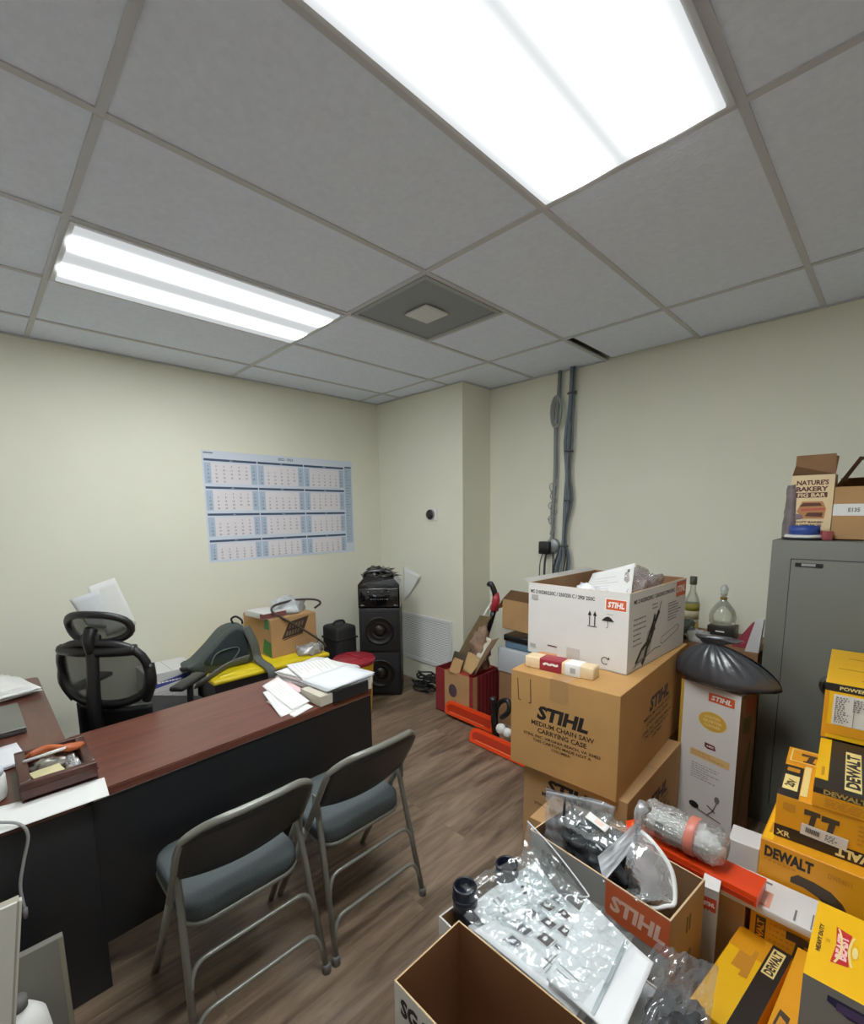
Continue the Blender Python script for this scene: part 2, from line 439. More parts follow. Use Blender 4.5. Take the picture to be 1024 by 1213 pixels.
METALW = mat('white_enamelled_metal', (206, 208, 210), .4)
def troffer(x, y, label, base, peak, wd):
    t = thing('ceiling_light', label, 'ceiling light', (x, y, CZ), 0, 'fluorescent ceiling panels')
    f = MB(); a, b = G/2-.012, G-.012
    for p, q in (((-a, -b), (-a+.02, b)), ((a-.02, -b), (a, b)), ((-a+.02, -b), (a-.02, -b+.02)), ((-a+.02, b-.02), (a-.02, b))):
        f.box((p[0], p[1], -.006), (q[0], q[1], .012), METALW)
    for p, q in (((-a, -b), (-a+.005, b)), ((a-.005, -b), (a, b)), ((-a, -b), (a, -b+.005)), ((-a, b-.005), (a, b))):
        f.box((p[0], p[1], .012), (q[0], q[1], .14), METALW)
    f.box((-a, -b, .135), (a, b, .14), METALW); f.build('frame', t)
    d = MB(); d.box((-a+.018, -b+.018, -.012), (a-.018, b-.018, -.004), lamp_mat('lit_diffuser', .135, G, base, peak*.95, wd, (.945, .985, 1)))
    d.build('diffuser', t)
troffer(X0+.5*G, Y0+G, 'bright two-tube ceiling light panel near the calendar wall, the farther and smaller-looking one', .6, 72, .036)
troffer(X0+3.5*G, Y0+G, 'glaring ceiling light panel overhead, cut off by the top of the frame', .74, 60, .052)

VENTG = mat('grey_perforated_metal', (128, 134, 138), .6, var=.15, scale=300)
t = thing('ceiling_vent', 'square grey ceiling air vent with a pale square centre plate', 'air vent', (X0+1.5*G, Y0+2.5*G, CZ))
f = MB(); a = G/2-.014
for p, q in (((-a, -a), (-a+.025, a)), ((a-.025, -a), (a, a)), ((-a+.025, -a), (a-.025, -a+.025)), ((-a+.025, a-.025), (a-.025, a))): f.box((p[0], p[1], -.005), (q[0], q[1], .008), mat('grey_vent_frame', (150, 154, 156), .5))
f.build('frame', t)
MB().box((-a+.02, -a+.02, .002), (a-.02, a-.02, .006), VENTG).build('perforated_panel', t)
MB().box((-.085, -.085, -.012), (.085, .085, -.002), METALW, bev=.004).build('centre_plate', t)

t = thing('wall_grille', 'white louvred return air grille low on the corner wall beside the speaker', 'air vent', (-3.2, CY, .2))
W_, H_ = .78, .47; f = MB(); WG = mat('white_grille_paint', (212, 214, 212), .5)
x0, x1 = -.39, .39
for p, q in (((x0, 0), (x1, .035)), ((x0, H_-.035), (x1, H_)), ((x0, .035), (x0+.035, H_-.035)), ((x1-.035, .035), (x1, H_-.035))): f.box((p[0], -.014, p[1]), (q[0], 0, q[1]), WG, bev=.003, seg=1)
f.build('frame', t)
s_ = MB(); n = 24
for i in range(n):
    z = .035+(H_-.07)*(i+.5)/n
    s_.add([(x0+.035, -.011, z-.006), (x1-.035, -.011, z-.006), (x1-.035, -.004, z+.0045), (x0+.035, -.004, z+.0045)], [(0, 1, 2, 3)], WG)
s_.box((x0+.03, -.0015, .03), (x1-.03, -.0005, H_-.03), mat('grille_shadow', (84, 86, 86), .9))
s_.build('louvres', t)

t = thing('thermostat', 'round black-faced thermostat on a small white plate on the corner wall', 'thermostat', (-3.05, CY, 1.64))
MB().box((-.055, -.008, -.055), (.06, 0, .055), mat('white_plastic', (228, 228, 224), .4), bev=.012).build('wall_plate', t)
MB().lathe([(.045, 0), (.045, .02), (.04, .028), (0, .028)], BLACKP, T(-.012, -.008, 0) @ RX(90), 28).lathe([(.046, 0), (.047, .015), (.045, .02)], mat('silver_ring', (150, 150, 150), .3, metal=1), T(-.012, -.008, 0) @ RX(90), 28).build('dial', t)

# year-planner calendar on the left wall (drawn in the wall plane: u along +Y, v up)
CAL = mat('calendar_paper', (206, 215, 226), .6); CW, CH = 1.385, .87
CALW = mat('calendar_day_cells', (224, 219, 222), .6); CALB = mat('calendar_blue_column', (168, 186, 206), .6); CALD = mat('calendar_navy_ink', (50, 70, 98), .6); CALN = mat('calendar_number_ink', (92, 88, 104), .6)
mb = MB(); FM = Matrix(((0, 0, 1, 0), (1, 0, 0, 0), (0, 1, 0, 0), (0, 0, 0, 1)))
mb.box((0, 0, 0), (.0012, CW, CH), CAL)
it = [('r', CW*.935, .09, CW*.99, CH*.925, CALB), ('t', '2022 - 2023', CW*.5, CH*.968, .02, CALD, {'b': .02}), ('r', .012, CH*.975, .085, CH*.985, CALN)]
rows = [(.93, .70), (.685, .46), (.445, .225), (.205, .01)]
for c in range(3):
    u0 = .012+c*CW*.308; u1 = u0+CW*.302
    for k, (v1, v0) in enumerate(rows):
        v1 *= CH; v0 *= CH; b = .018
        it.append(('r', u0, v1-b, u1, v1, CALD))
        it.append(('r', u0+(u1-u0)*.13, v0+.01, u0+(u1-u0)*.87, v1-b-.012, CALW)); it.append(('r', u0, v0+.01, u0+(u1-u0)*.12, v1-b-.012, CALB)); it.append(('r', u1-(u1-u0)*.12, v0+.01, u1, v1-b-.012, CALB))
        st = (c*3+k*2) % 7; nd = 31 if (c+k) % 2 == 0 else 30
        hh = (v1-b-v0-.035)/5
        for d in range(1, nd+1):
            q = d+st-1; col = q % 7; row = q//7
            if row > 4: row = 4; col = min(6, col)
            it.append(('t', str(d), u0+(u1-u0)*(col+.5)/7, v1-b-.026-hh*(row+.4), .0125, CALN, {'b': .02}))
        it.append(('t', ('JAN', 'FEB', 'MAR', 'APR', 'MAY', 'JUN', 'JUL', 'AUG', 'SEP', 'OCT', 'NOV', 'DEC')[k*3+c], (u0+u1)/2, v1-b/2, .009, CALB))
it.append(('r', CW*.936, CH*.925, CW*.99, CH*.94, CALD))
for k in range(26): it.append(('r', CW*.942, .12+k*.026, CW*.942+rnd.uniform(.02, .06), .1225+k*.026, CALN))
prints(mb, T(.0012, 0, 0) @ FM, it)
o = mb.build('wall_calendar', None, (XL+.001, 1.318, 1.66-.374)); tag(o, 'large pale blue and white full-year calendar poster on the left wall', 'calendar')

# papers taped to the left wall above the office chair
def sheet(name, label, cat, pts, m, group=None, thick=.0015, curl=.012, items=None, n=8, parent=None):
    """curled sheet through 4 corner points p00 p10 p11 p01"""
    P = [Vector(p) for p in pts]; nm = (P[1]-P[0]).cross(P[3]-P[0]).normalized(); ce = sum(P, Vector())/4
    sd = rnd.uniform(0, 50)
    def fn(u, v):
        p = P[0]*(1-u)*(1-v)+P[1]*u*(1-v)+P[2]*u*v+P[3]*(1-u)*v
        return p-ce+nm*(curl*(math.sin(u*2.6+sd)*math.sin(v*2.2+sd*.7)))
    mb = MB().grid(n, n, fn, m, thick=thick)
    if items:
        for (u, v, du, dv, mm) in items:
            c = [fn(a, b)+nm*.0012 for a, b in ((u, v), (u+du, v), (u+du, v+dv), (u, v+dv))]
            mb.add(c, [(0, 1, 2, 3)], mm)
    o = mb.build(name, parent, ce)
    if label: tag(o, label, cat, group)
    return o
def txtlines(n, u0=.1, u1=.85, v0=.1, v1=.9, m=None, h=.012):
    m = m or INKLG
    return [(u0, v0+(v1-v0)*i/n, (u1-u0)*rnd.uniform(.5, 1), h, m) for i in range(n)]
sheet('paper_sheet', 'white sheet hanging askew on the left wall, its corner showing right of the headrest', 'paper', [(-3.812, .60, .84), (-3.80, .78, .90), (-3.812, .68, 1.24), (-3.817, .52, 1.19)], PAPER, 'papers on the left wall', curl=.012)
sheet('paper_sheet', 'grey-white sheet on the left wall poking out left above the headrest', 'paper', [(-3.815, .50, .93), (-3.80, .60, .90), (-3.79, .58, 1.17), (-3.815, .42, 1.12)], PAPER2, 'papers on the left wall', curl=.015)
sheet('paper_sheet', 'white sheet hanging off the corner wall just right of the tower speaker', 'paper', [(-3.47, 3.034, .78), (-3.40, 3.032, .83), (-3.19, 3.005, 1.065), (-3.47, 3.036, 1.135)], PAPER, curl=.003)

# cable bundles on the back wall
CABG = mat('blue_grey_cable', (104, 116, 124), .5); CABD = mat('dark_cable', (60, 62, 62), .5); CABW = mat('pale_cable', (150, 152, 146), .5)
def wpt(x, z, d=.02): return (x, YB-d, z)
t = thing('cable_bundle', 'thick blue-grey bundle of data cables running down the back wall, the right-hand one', 'cables', (-1.88, YB, 1.0))
ctr = [(-1.862, 2.75), (-1.868, 2.5), (-1.885, 2.2), (-1.88, 1.95), (-1.872, 1.75), (-1.895, 1.55), (-1.90, 1.4)]
for j in range(9):
    mb = MB(); a = 2*math.pi*j/9; pts = []
    for k, (x, z) in enumerate(ctr):
        sp = .016+.018*(k in (2, 4))+.006*nz((x*9, z*5, j))
        pts.append((x+math.cos(a)*sp+1.88, -.035+math.sin(a)*.018, z-1))
    for k in range(4):
        z = 1.3-.1*k; sp = .02+.05*math.sin((k+1)/4.2*math.pi); pts.append((-1.905+1.88-k*.016+math.cos(a)*sp, -.035+math.sin(a)*.02, z-1))
    mb.tube(pts, .007 if j % 3 else .009, (CABG, CABG, CABD)[j % 3], seg=6, sub=4); mb.build('cable', t)
for x, z in ((-1.866, 2.55), (-1.873, 1.74), (-1.902, 1.38), (-1.88, 2.12)):
    mb = MB().lathe([(.034, -.006), (.038, 0), (.034, .006)], CABD, T(x+1.88, -.035, z-1), 14).box((.01+x+1.88, -.07, z-1.004), (.055+x+1.88, -.06, z-.996), CABD)
    mb.build('cable_tie', t)
t = thing('cable_bundle', 'thin left-hand bundle of grey cables on the back wall, with a coiled loop', 'cables', (-2.0, YB, 1.0))
ctr = [(-1.976, 2.75), (-1.985, 2.55), (-2.0, 2.42), (-2.0, 2.2), (-1.998, 1.95), (-2.012, 1.7), (-2.012, 1.5), (-2.016, 1.42)]
for j in range(4):
    mb = MB(); a = 2*math.pi*j/4
    mb.tube([(x+2+math.cos(a)*(.01+.012*abs(nz((x, z*4, j)))), -.025+math.sin(a)*.01, z-1) for x, z in ctr], .007, (CABG, CABW, CABD, CABW)[j], seg=6, sub=4); mb.build('cable', t)
mb = MB()
for j in range(3): mb.tube([(.01+(.045+.006*j)*math.cos(w*.3927)*.8, -.03-.012*j, 1.43+(.10+.01*j)*math.sin(w*.3927)) for w in range(16)], .008, CABW, seg=6, closed=True)
mb.build('coiled_loop', t)
mb = MB()
for k in range(14):
    z = 1.75-rnd.random()*.55; a = rnd.uniform(0, 6)
    mb.tube([(-.01, -.03, z-1+.2), (-.01+.04*math.cos(a), -.04, z-1+.16+.03*math.sin(a)), (-.012+.02*math.cos(a+2), -.035, z-1+.1)], .004, CABW, seg=5, sub=3)
mb.build('frayed_strands', t)
t = thing('outlet_box', 'round grey electrical box with a black power adapter low on the back wall', 'outlet', (-2.01, YB, 1.375))
MB().lathe([(.06, 0), (.06, .03), (.05, .04), (0, .04)], mat('grey_metal_box', (142, 146, 148), .4, metal=.5), T(.0, 0, 0) @ RX(90), 20).build('round_cover', t)
MB().box((-.105, -.075, -.07), (-.005, -.01, .035), BLACKP, bev=.008).build('power_adapter', t)
mb = MB()
for j, x in enumerate((-.1, -.06, -.05, .02, .035)): mb.tube([(x*.7, -.05, -.05), (x, -.05, -.15), (x+.02*nz((j, 2, 1)), -.05, -.3), (x*.6, -.05, -.5)], .005, CABD, seg=6, sub=4)
mb.build('hanging_cords', t)

# ------------------------------------------------------------------ desk (L-shaped: main top along Y, return toward the left wall)
MAHOG = wood_mat('mahogany_laminate', (82, 42, 32), (108, 60, 46), (10, 1, 10), .32)
MAHOG2 = wood_mat('mahogany_laminate_return', (80, 44, 34), (102, 60, 48), (1, 10, 10), .32)
DARKP = mat('black_laminate', (17, 18, 21), .5, var=.1, scale=6)
EDGE = mat('worn_edge_strip', (176, 166, 156), .5)
ZT = .736
t = thing('office_desk', 'long reddish-brown office desk with a black front panel', 'desk', (-1.845, .20, 0), R(3))
TL_, TD = 1.245, .565
def roundrect(x0, y0, x1, y1, r, n=6, corners=(1, 1, 1, 1)):
    pts = []
    for (cx, cy, a0, on) in ((x1-r, y1-r, 0, corners[0]), (x0+r, y1-r, 90, corners[1]), (x0+r, y0+r, 180, corners[2]), (x1-r, y0+r, 270, corners[3])):
        if on:
            for k in range(n+1): a = R(a0+90*k/n); pts.append((cx+r*math.cos(a), cy+r*math.sin(a)))
        else: pts.append((cx+r*(1 if a0 in (0, 270) else -1), cy+r*(1 if a0 in (0, 90) else -1)))
    return pts
mb = MB(); dk = lambda i: [(-TD+i, .033+i), (0-i, 0+i)]+[p for p in roundrect(-TD+i, i, -i, TL_-i, .03, 5, (1, 1, 0, 0)) if p[1] > .1]
mb.prism(dk(0), ZT-.03, ZT-.004, MAHOG)
mb.prism(dk(.004), ZT-.004, ZT, MAHOG); mb.build('desk_top', t)
MB().box((-.012, .004, ZT-.036), (-.006, TL_-.02, ZT-.03), EDGE).build('edge_strip', t)
MB().box((-.03, -.035, .16), (-.012, TL_-.012, ZT-.034), DARKP).build('modesty_panel', t)
MB().box((-TD+.02, TL_-.032, 0), (-.03, TL_-.012, ZT-.034), DARKP).build('end_panel', t)
t = thing('desk_return', 'reddish-brown desk return with a black end panel, running from the desk to the left wall', 'desk', (-1.83, -.54, 0))
mb = MB(); mb.prism(roundrect(-1.67, 0, -.0, .735, .03, 5, (1, 1, 0, 0)), ZT-.03, ZT-.002, MAHOG2); mb.build('desk_top', t)
MB().box((-.021, .0, 0), (-.008, .735, ZT-.034), DARKP, bev=.003).build('end_panel', t)
MB().box((-1.65, .70, .05), (-.6, .715, ZT-.034), DARKP).build('back_panel', t)
MB().box((-1.66, .02, 0), (-1.64, .72, ZT-.034), DARKP).build('side_panel', t)

# ------------------------------------------------------------------ folding chairs
FRM = mat('grey_painted_steel', (126, 127, 118), .35, metal=.35)
SEATF = mat('slate_fabric', (64, 72, 74), .8, var=.25, scale=260)
PADV = mat('charcoal_vinyl', (22, 22, 22), .5, var=.08, scale=30)
def folding_chair():
    t = thing('folding_chair', '', 'chair', (0, 0, 0), R(90), 'folding chairs at the desk')
    hw = .210; fy = lambda z: .13-.58*(z-.56)
    # top U of the main frame
    pts = [(-hw, fy(.45), .45), (-hw, fy(.62), .62), (-hw, fy(.70), .70), (-hw+.012, fy(.745)+.0, .745), (-hw+.05, fy(.775)-.008, .775)]
    mid = [(x, fy(.785)-.028*(1-(x/.18)**2)-.008, .785+.012*(1-(x/.18)**2)) for x in (-.12, -.06, 0, .06, .12)]
    full = pts+mid+[(-x, y, z) for x, y, z in pts[::-1]]
    MB().tube(full, .0125, FRM, seg=10, sub=5).build('back_frame', t)
    def back(u, v):
        x = (u-.5)*2*(hw-.008); z1 = .785-.05*max(0, abs(x)/(hw)-.72)**1*3.0; z0 = .585-.03*(1-(x/hw)**2)
        z = z0+(z1-z0)*v
        return (x, fy(z)-.030*(1-(x/hw)**2)-.004+.018, z)
    mb = MB(); mb.grid(18, 8, lambda u, v: back(u, v), PADV, thick=-.022); mb.build('backrest', t)
    for s in (-1, 1):
        MB().tube([(s*hw, fy(.45), .45), (s*(hw+.006), fy(.2), .2), (s*(hw+.012), fy(.012), .012)], .0125, FRM, seg=10).build('leg', t)
        mb = MB().tube([(s*.196, .135, .575), (s*.2, .12, .53), (s*.221, .006, .02)], .0115, FRM, seg=10)
        o = mb.build('leg', t)
        MB().lathe([(.0, 0), (.016, 0), (.016, .03), (.012, .034)], mat('grey_rubber', (88, 88, 84), .7), T(s*.222, .005, 0), 12).build('foot_cap', o)
        MB().box((s*.205-.003, .10, .52), (s*.205+.003, .15, .61), FRM, bev=.002).build('hinge_plate', t)
    for zc in (.305, .155):
        y = lambda z: .127*z/.56
        w = .198+.02*(1-zc/.56)
        pts = [(-w, y(zc-.07), zc-.07), (-w+.008, y(zc-.03)-.004, zc-.03), (-w+.035, y(zc)-.004, zc), (-.1, y(zc)-.004, zc+.004)]
        MB().tube(pts+[(-a, b, c) for a, b, c in pts[::-1]], .0075, FRM, seg=8, sub=4).build('stretcher', t)
    # seat cushion: rounded slab, front toward +Y
    prof = roundrect(-.195, .085, .195, .475, .075, 6)
    mb = MB(); n = len(prof); cx, cy = 0, .28
    rings = [(.94, .405), (1.0, .412), (1.0, .445), (.985, .458), (.93, .466), (.6, .472), (.0, .474)]
    vs = []; fs = []
    for k, z in rings:
        for x, y in prof: vs.append((cx+(x-cx)*k, cy+(y-cy)*k, z-.012*((y-cy)/.2 < -.5 and 0)))
    for i in range(len(rings)-1):
        for j in range(n): fs.append((i*n+j, i*n+(j+1) % n, (i+1)*n+(j+1) % n, (i+1)*n+j))
    fs.append(tuple(range(n))[::-1])
    mb.add(vs, fs, SEATF, None, True); mb.build('seat', t)
    q = roundrect(-.19, .09, .19, .47, .07, 5)
    MB().tube([(x, y, .402) for x, y in q], .009, FRM, seg=8, closed=True).build('seat_rim', t)
    return t
ch = folding_chair(); ch.location = (-1.335, 1.023, 0)
ch2 = copy_tree(ch); ch2.location = (-1.335, .538, 0)
ch['label'] = 'grey folding chair with slate seat, farther of the two, before the desk right end'
ch2['label'] = 'grey folding chair with slate seat, the nearer of the two, cut off at the bottom'

# ------------------------------------------------------------------ mesh office chair behind the desk
t = thing('office_chair', 'black mesh office chair with a headrest behind the desk', 'chair', (-3.02, .60, 0), R(42))
MESH = clear_mat('black_mesh_fabric', tint=(150, 152, 148), solid=.42, rough=.9, bump=0, base=(40, 42, 42), shine=0)
def ring(w, h, z, y0, bow, n=28, p=2.6, lean=.0):
    out = []
    for k in range(n):
        a = 2*math.pi*k/n; c, s = math.cos(a), math.sin(a)
        x = w*abs(c)**(2/p)*(1 if c >= 0 else -1); zz = h*abs(s)**(2/p)*(1 if s >= 0 else -1)
        out.append((x, y0-bow*(1-(x/w)**2)-lean*zz, z+zz))
    return out
def ringmesh(w, h, z, y0, bow, lean=0, p=2.6, m=None):
    def fn(u, v):
        zz = (v*2-1)*h*.98; xm = w*(max(0, 1-abs(zz/h)**p))**(1/p)*.98; x = (u*2-1)*xm
        return (x, y0-bow*(1-(x/w)**2)-lean*zz, z+zz)
    return MB().grid(14, 12, fn, m or MESH)
BP = mat('chair_black_plastic', (12, 12, 14), .45)
MB().tube(ring(.235, .17, .86, -.23, .05, lean=.12), .022, BP, seg=10, closed=True).tube([(-.235, -.225, .9), (-.24, -.23, .8), (-.20, -.22, .70)], [.022, .022, .016], BP, seg=8, sub=4).tube([(.235, -.225, .9), (.24, -.23, .8), (.20, -.22, .70)], [.026, .028, .022], BP, seg=8, sub=4).build('back_frame', t)
ringmesh(.225, .16, .86, -.23, .05, .12).build('back_mesh', t)
MB().tube(ring(.165, .078, 1.10, -.235, .05, p=2.3, lean=.3), .019, BP, seg=10, closed=True).build('headrest_frame', t)
ringmesh(.155, .07, 1.10, -.235, .05, .3, 2.3).build('headrest_mesh', t)
MB().tube([(0, -.30, .98), (0, -.32, 1.05), (0, -.29, 1.10)], [.03, .026, .03], BP, seg=8, sub=3).box((-.05, -.315, 1.03), (.05, -.285, 1.075), BP, bev=.01).build('headrest_bracket', t)
MB().tube([(0, -.05, .42), (0, -.26, .46), (0, -.33, .60), (0, -.32, .80), (0, -.30, 1.0)], [.03, .035, .035, .03, .028], BP, seg=8, sub=4).tube([(-.2, -.26, .985), (-.1, -.29, .985), (0, -.295, .985), (.1, -.29, .985), (.2, -.26, .985)], .03, BP, seg=8, sub=4).build('spine', t)
mb = MB(); mb.grid(12, 8, lambda u, v: ((u-.5)*.42*(1-.25*v*0), -.20-.06*(1-((u-.5)*2)**2), .47+.20*v), BP, thick=.03); mb.build('lumbar_support', t)
def cushion(w, d, z0, z1, y0, m, r=.07):
    prof = roundrect(-w, y0, w, y0+d, r, 6); n = len(prof); vs = []; fs = []; cy = y0+d/2
    rings = [(.9, z0), (1, z0+.02), (1, z1-.03), (.96, z1-.008), (.85, z1), (0, z1+.004)]
    for k, z in rings:
        for x, y in prof: vs.append((x*k, cy+(y-cy)*k, z))
    for i in range(len(rings)-1):
        for j in range(n): fs.append((i*n+j, i*n+(j+1) % n, (i+1)*n+(j+1) % n, (i+1)*n+j))
    fs.append(tuple(range(n))[::-1])
    return MB().add(vs, fs, m, None, True)
cushion(.25, .48, .44, .53, -.2, mat('black_seat_fabric', (14, 15, 17), .85)).build('seat', t)
for s in (-1, 1):
    a = MB().tube([(s*.2, 0, .45), (s*.29, .0, .48), (s*.30, .0, .60), (s*.295, .02, .70)], .018, BP, seg=8, sub=4).build('armrest', t)
    MB().box((s*.295-.04, -.12, .70), (s*.295+.04, .14, .73), BP, bev=.012).build('arm_pad', a)
MB().tube([(0, 0, .08), (0, 0, .44)], .028, BP, seg=12).box((-.1, -.1, .41), (.1, .1, .445), BP, bev=.01).build('gas_lift', t)
for k in range(5):
    a = 2*math.pi*k/5+.3
    l = MB().tube([(0, 0, .1), (.29*math.cos(a), .29*math.sin(a), .075)], [.03, .018], BP, seg=8).build('base_leg', t)
    MB().lathe([(0, -.02), (.03, -.02), (.03, .02), (0, .02)], BLACKM, T(.29*math.cos(a), .29*math.sin(a), .03) @ RZ(math.degrees(a)) @ RX(90), 14).build('caster', l)

# ------------------------------------------------------------------ behind the desk
YTUB = mat('yellow_plastic', (222, 194, 20), .4); DTUB = mat('black_tote_plastic', (20, 21, 24), .5)
t = thing('storage_tote', 'black storage tote with a yellow lid under the backpack and cardboard box', 'storage tote', (-3.78, 1.06, 0))
mb = MB(); w, d, h = .62, .88, .53
for z0, z1, k0, k1 in ((0, h, .03, .0),):
    a = [(k0, k0), (w-k0, k0), (w-k0, d-k0), (k0, d-k0)]; b = [(k1, k1), (w-k1, k1), (w-k1, d-k1), (k1, d-k1)]
    mb.add([(x, y, z0) for x, y in a]+[(x, y, z1) for x, y in b], [(3, 2, 1, 0), (4, 5, 6, 7), (0, 1, 5, 4), (1, 2, 6, 5), (2, 3, 7, 6), (3, 0, 4, 7)], DTUB)
for k in range(6): mb.box((w-.012, .12+k*.14, .06), (w+.004, .15+k*.14, .46), DTUB)
mb.build('tub', t)
mb = MB(); mb.box((-.01, -.01, h-.006), (w+.015, d+.01, h+.025), YTUB, bev=.01); mb.box((.05, .05, h+.02), (w-.05, d-.05, h+.032), YTUB, bev=.006); mb.build('lid', t)
ZL = .562
DGREEN = mat('green_ink', (38, 120, 60), .6)
LG = [('p', [(.085, .13), (.155, .26), (.335, .285), (.275, .155)], INKB)]+[('p', [(x, y), (x+.016, y+.002), (x+.026, y+.036), (x+.010, y+.034)], mat('faded_print', (104, 88, 70), .7)) for x, y in [(.15+.027*k, .205+.003*k) for k in range(5)]+[(.12+.025*k, .152+.003*k) for k in range(5)]]+[('l', [(.10, .125), (.27, .15)], .007, INKB)]
cb = carton('cardboard_carton', 'cardboard box with a slanted black logo, on the yellow tote lid', 'box', (-3.76, 1.53, ZL, 2.5, .445, .40, .30), KRAFT2,
       P={'R': LG, 'F': [('p', [(.30, .02), (.44, .0), (.44, .12), (.33, .14)], DGREEN), ('p', [(.34, .22), (.42, .22), (.42, .30), (.36, .30)], DGREEN)]})
# stuff lying on that box
tag(MB().box((-.13, -.1, 0), (.13, .1, .045), WCARD2, bev=.004).box((.08, -.101, .004), (.131, .101, .04), mat('maroon_print', (112, 62, 56), .6)).build('flat_box', None, (-3.50, 1.60, ZL+.303), (0, 0, R(8))), 'flat white and maroon box on the left of the logo carton', 'box')
def crumple(name, label, cat, loc, size, m, rz=0, seed=0, flat=.3, n=26, amp=.35, fr=2.2, group=None, parent=None, bottom=True):
    """wrinkled closed bundle resting on z=0 of its own"""
    sx, sy, sz = size
    def fn(u, v):
        a = u*2*math.pi; b = v*math.pi
        d = Vector((math.cos(a)*math.sin(b), math.sin(a)*math.sin(b), -math.cos(b)))
        k = 1+amp*(abs(noise.noise(d*fr+Vector((seed, seed*2, 3))))*2-.5)+amp*.5*noise.noise(d*fr*2.7+Vector((seed, 1, 3)))
        p = Vector((d.x*sx*k, d.y*sy*k, d.z*sz*k))
        return (p.x, p.y, max(p.z, -sz*flat)+sz*flat)
    o = MB().grid(n, n//2+2, fn, m, smooth=True).build(name, parent, loc, (0, 0, rz))
    if label: tag(o, label, cat, group)
    return o
CLOTH = mat('grey_white_fabric', (186, 190, 192), .8, var=.35, scale=14)
crumple('rag', 'crumpled grey and white rag on top of the logo carton', 'cloth', (-3.52, 1.80, ZL+.302), (.12, .15, .10), CLOTH, .2, 3.3, .2)
o = MB().tube([(-3.40, 1.98, .88), (-3.37, 2.02, .92), (-3.40, 1.99, .95), (-3.44, 1.85, .965), (-3.42, 1.66, .955), (-3.36, 1.585, .93), (-3.32, 1.62, .885), (-3.295, 1.72, .81), (-3.27, 1.85, .71), (-3.25, 1.95, .62), (-3.24, 1.97, .58)], .009, mat('dark_brown_hose', (54, 44, 38), .5), seg=8, sub=5).build('hose')
tag(o, 'thin dark hose looped over the logo carton and down its front', 'hose')
crumple('plastic_bag', 'crumpled clear plastic bag on the yellow lid in front of the logo carton', 'plastic bag', (-3.24, 1.83, ZL), (.07, .11, .06), CLEAR2, 0, 5, .3, group='clear bags on the tote')
crumple('plastic_bag', 'crumpled clear plastic bag at the right end of the tote, beside the black case', 'plastic bag', (-3.40, 1.955, ZL), (.06, .02, .085), CLEAR2, 0, 9, .3, group='clear bags on the tote')

# backpack slumped on the tote, straps toward the camera
t = thing('backpack', 'dark grey-green backpack slumped on the yellow tote lid', 'backpack', (-3.36, 1.0, ZL))
BPK = mat('backpack_fabric', (62, 70, 66), .85, var=.12, scale=40); BPD = mat('backpack_dark_mesh', (22, 36, 38), .85, var=.2, scale=200); BPT = mat('backpack_trim', (92, 100, 94), .7); BPS = mat('backpack_strap', (84, 88, 84), .8)
outl = [(-.06, .07), (.0, .09), (.12, .19), (.22, .285), (.30, .31), (.36, .29), (.405, .18), (.42, .05), (.40, .0), (.2, -.0), (.05, .0), (-.03, .03)]
PM = T(-.05, 0, 0) @ Matrix(((0, 0, 1, 0), (1, 0, 0, 0), (0, 1, 0, 0), (0, 0, 0, 1)))
def puff(outline, depth, m, M, k=4, inset=.10):
    n = len(outline); cx = sum(p[0] for p in outline)/n; cy = sum(p[1] for p in outline)/n; vs = []; fs = []
    # subdivide the outline
    q = []
    for i in range(n):
        p0, p1, p2, p3 = (Vector(outline[(i+d) % n]) for d in (-1, 0, 1, 2))
        for j in range(3):
            tt = j/3; q.append(.5*((2*p1)+(p2-p0)*tt+(2*p0-5*p1+4*p2-p3)*tt*tt+(3*p1-p0-3*p2+p3)*tt**3))
    n = len(q); R_ = []
    for i in range(-k, k+1):
        a = i/k*math.pi/2; s = 1-inset*(1-math.cos(a)); R_.append((s, depth/2*math.sin(a)))
    for s, z in R_:
        for p in q: vs.append((cx+(p.x-cx)*s, cy+(p.y-cy)*s, z))
    for i in range(len(R_)-1):
        for j in range(n): fs.append((i*n+j, i*n+(j+1) % n, (i+1)*n+(j+1) % n, (i+1)*n+j))
    fs.append(tuple(range(n))[::-1]); fs.append(tuple((len(R_)-1)*n+j for j in range(n)))
    return MB().add(vs, fs, m, M, True)
puff(outl, .16, BPK, PM).build('bag_body', t)
inn = [(.06, .085), (.15, .175), (.24, .255), (.32, .275), (.37, .18), (.375, .08), (.33, .045), (.2, .04), (.1, .05)]
puff(inn, .03, BPD, PM @ T(0, 0, .075)).build('back_panel', t)
MB().tube([(.045, a, b) for a, b in ((.10, .06), (.13, .12), (.18, .145), (.28, .15), (.30, .12), (.25, .06))], .004, BPT, seg=6, sub=4).build('piping', t)
MB().tube([(-.03, .30, .31), (-.03, .29, .345), (-.02, .32, .36), (-.01, .355, .33), (-.01, .36, .30)], .008, BLACKM, seg=6, sub=4).build('grab_loop', t)
def ribbon(pts, w, m, dirv=(1, 0, 0), th=.008):
    P = [Vector(p) for p in pts]; d = Vector(dirv); Q = []
    for i in range(len(P)-1):
        p0, p1, p2, p3 = P[max(0, i-1)], P[i], P[i+1], P[min(len(P)-1, i+2)]
        for k in range(5):
            t_ = k/5; Q.append(.5*((2*p1)+(p2-p0)*t_+(2*p0-5*p1+4*p2-p3)*t_*t_+(3*p1-p0-3*p2+p3)*t_**3))
    Q.append(P[-1]); n = len(Q)
    return MB().grid(2, n-1, lambda u, v: Q[min(n-1, int(round(v*(n-1))))]+d*(u-.5)*w, m, thick=th)
ribbon([(.05, .355, .29), (.07, .40, .16), (.075, .425, .03), (.27, .425, .0), (.272, .43, -.10)], .06, BPS, (.0, 1, .15)).build('shoulder_strap', t)
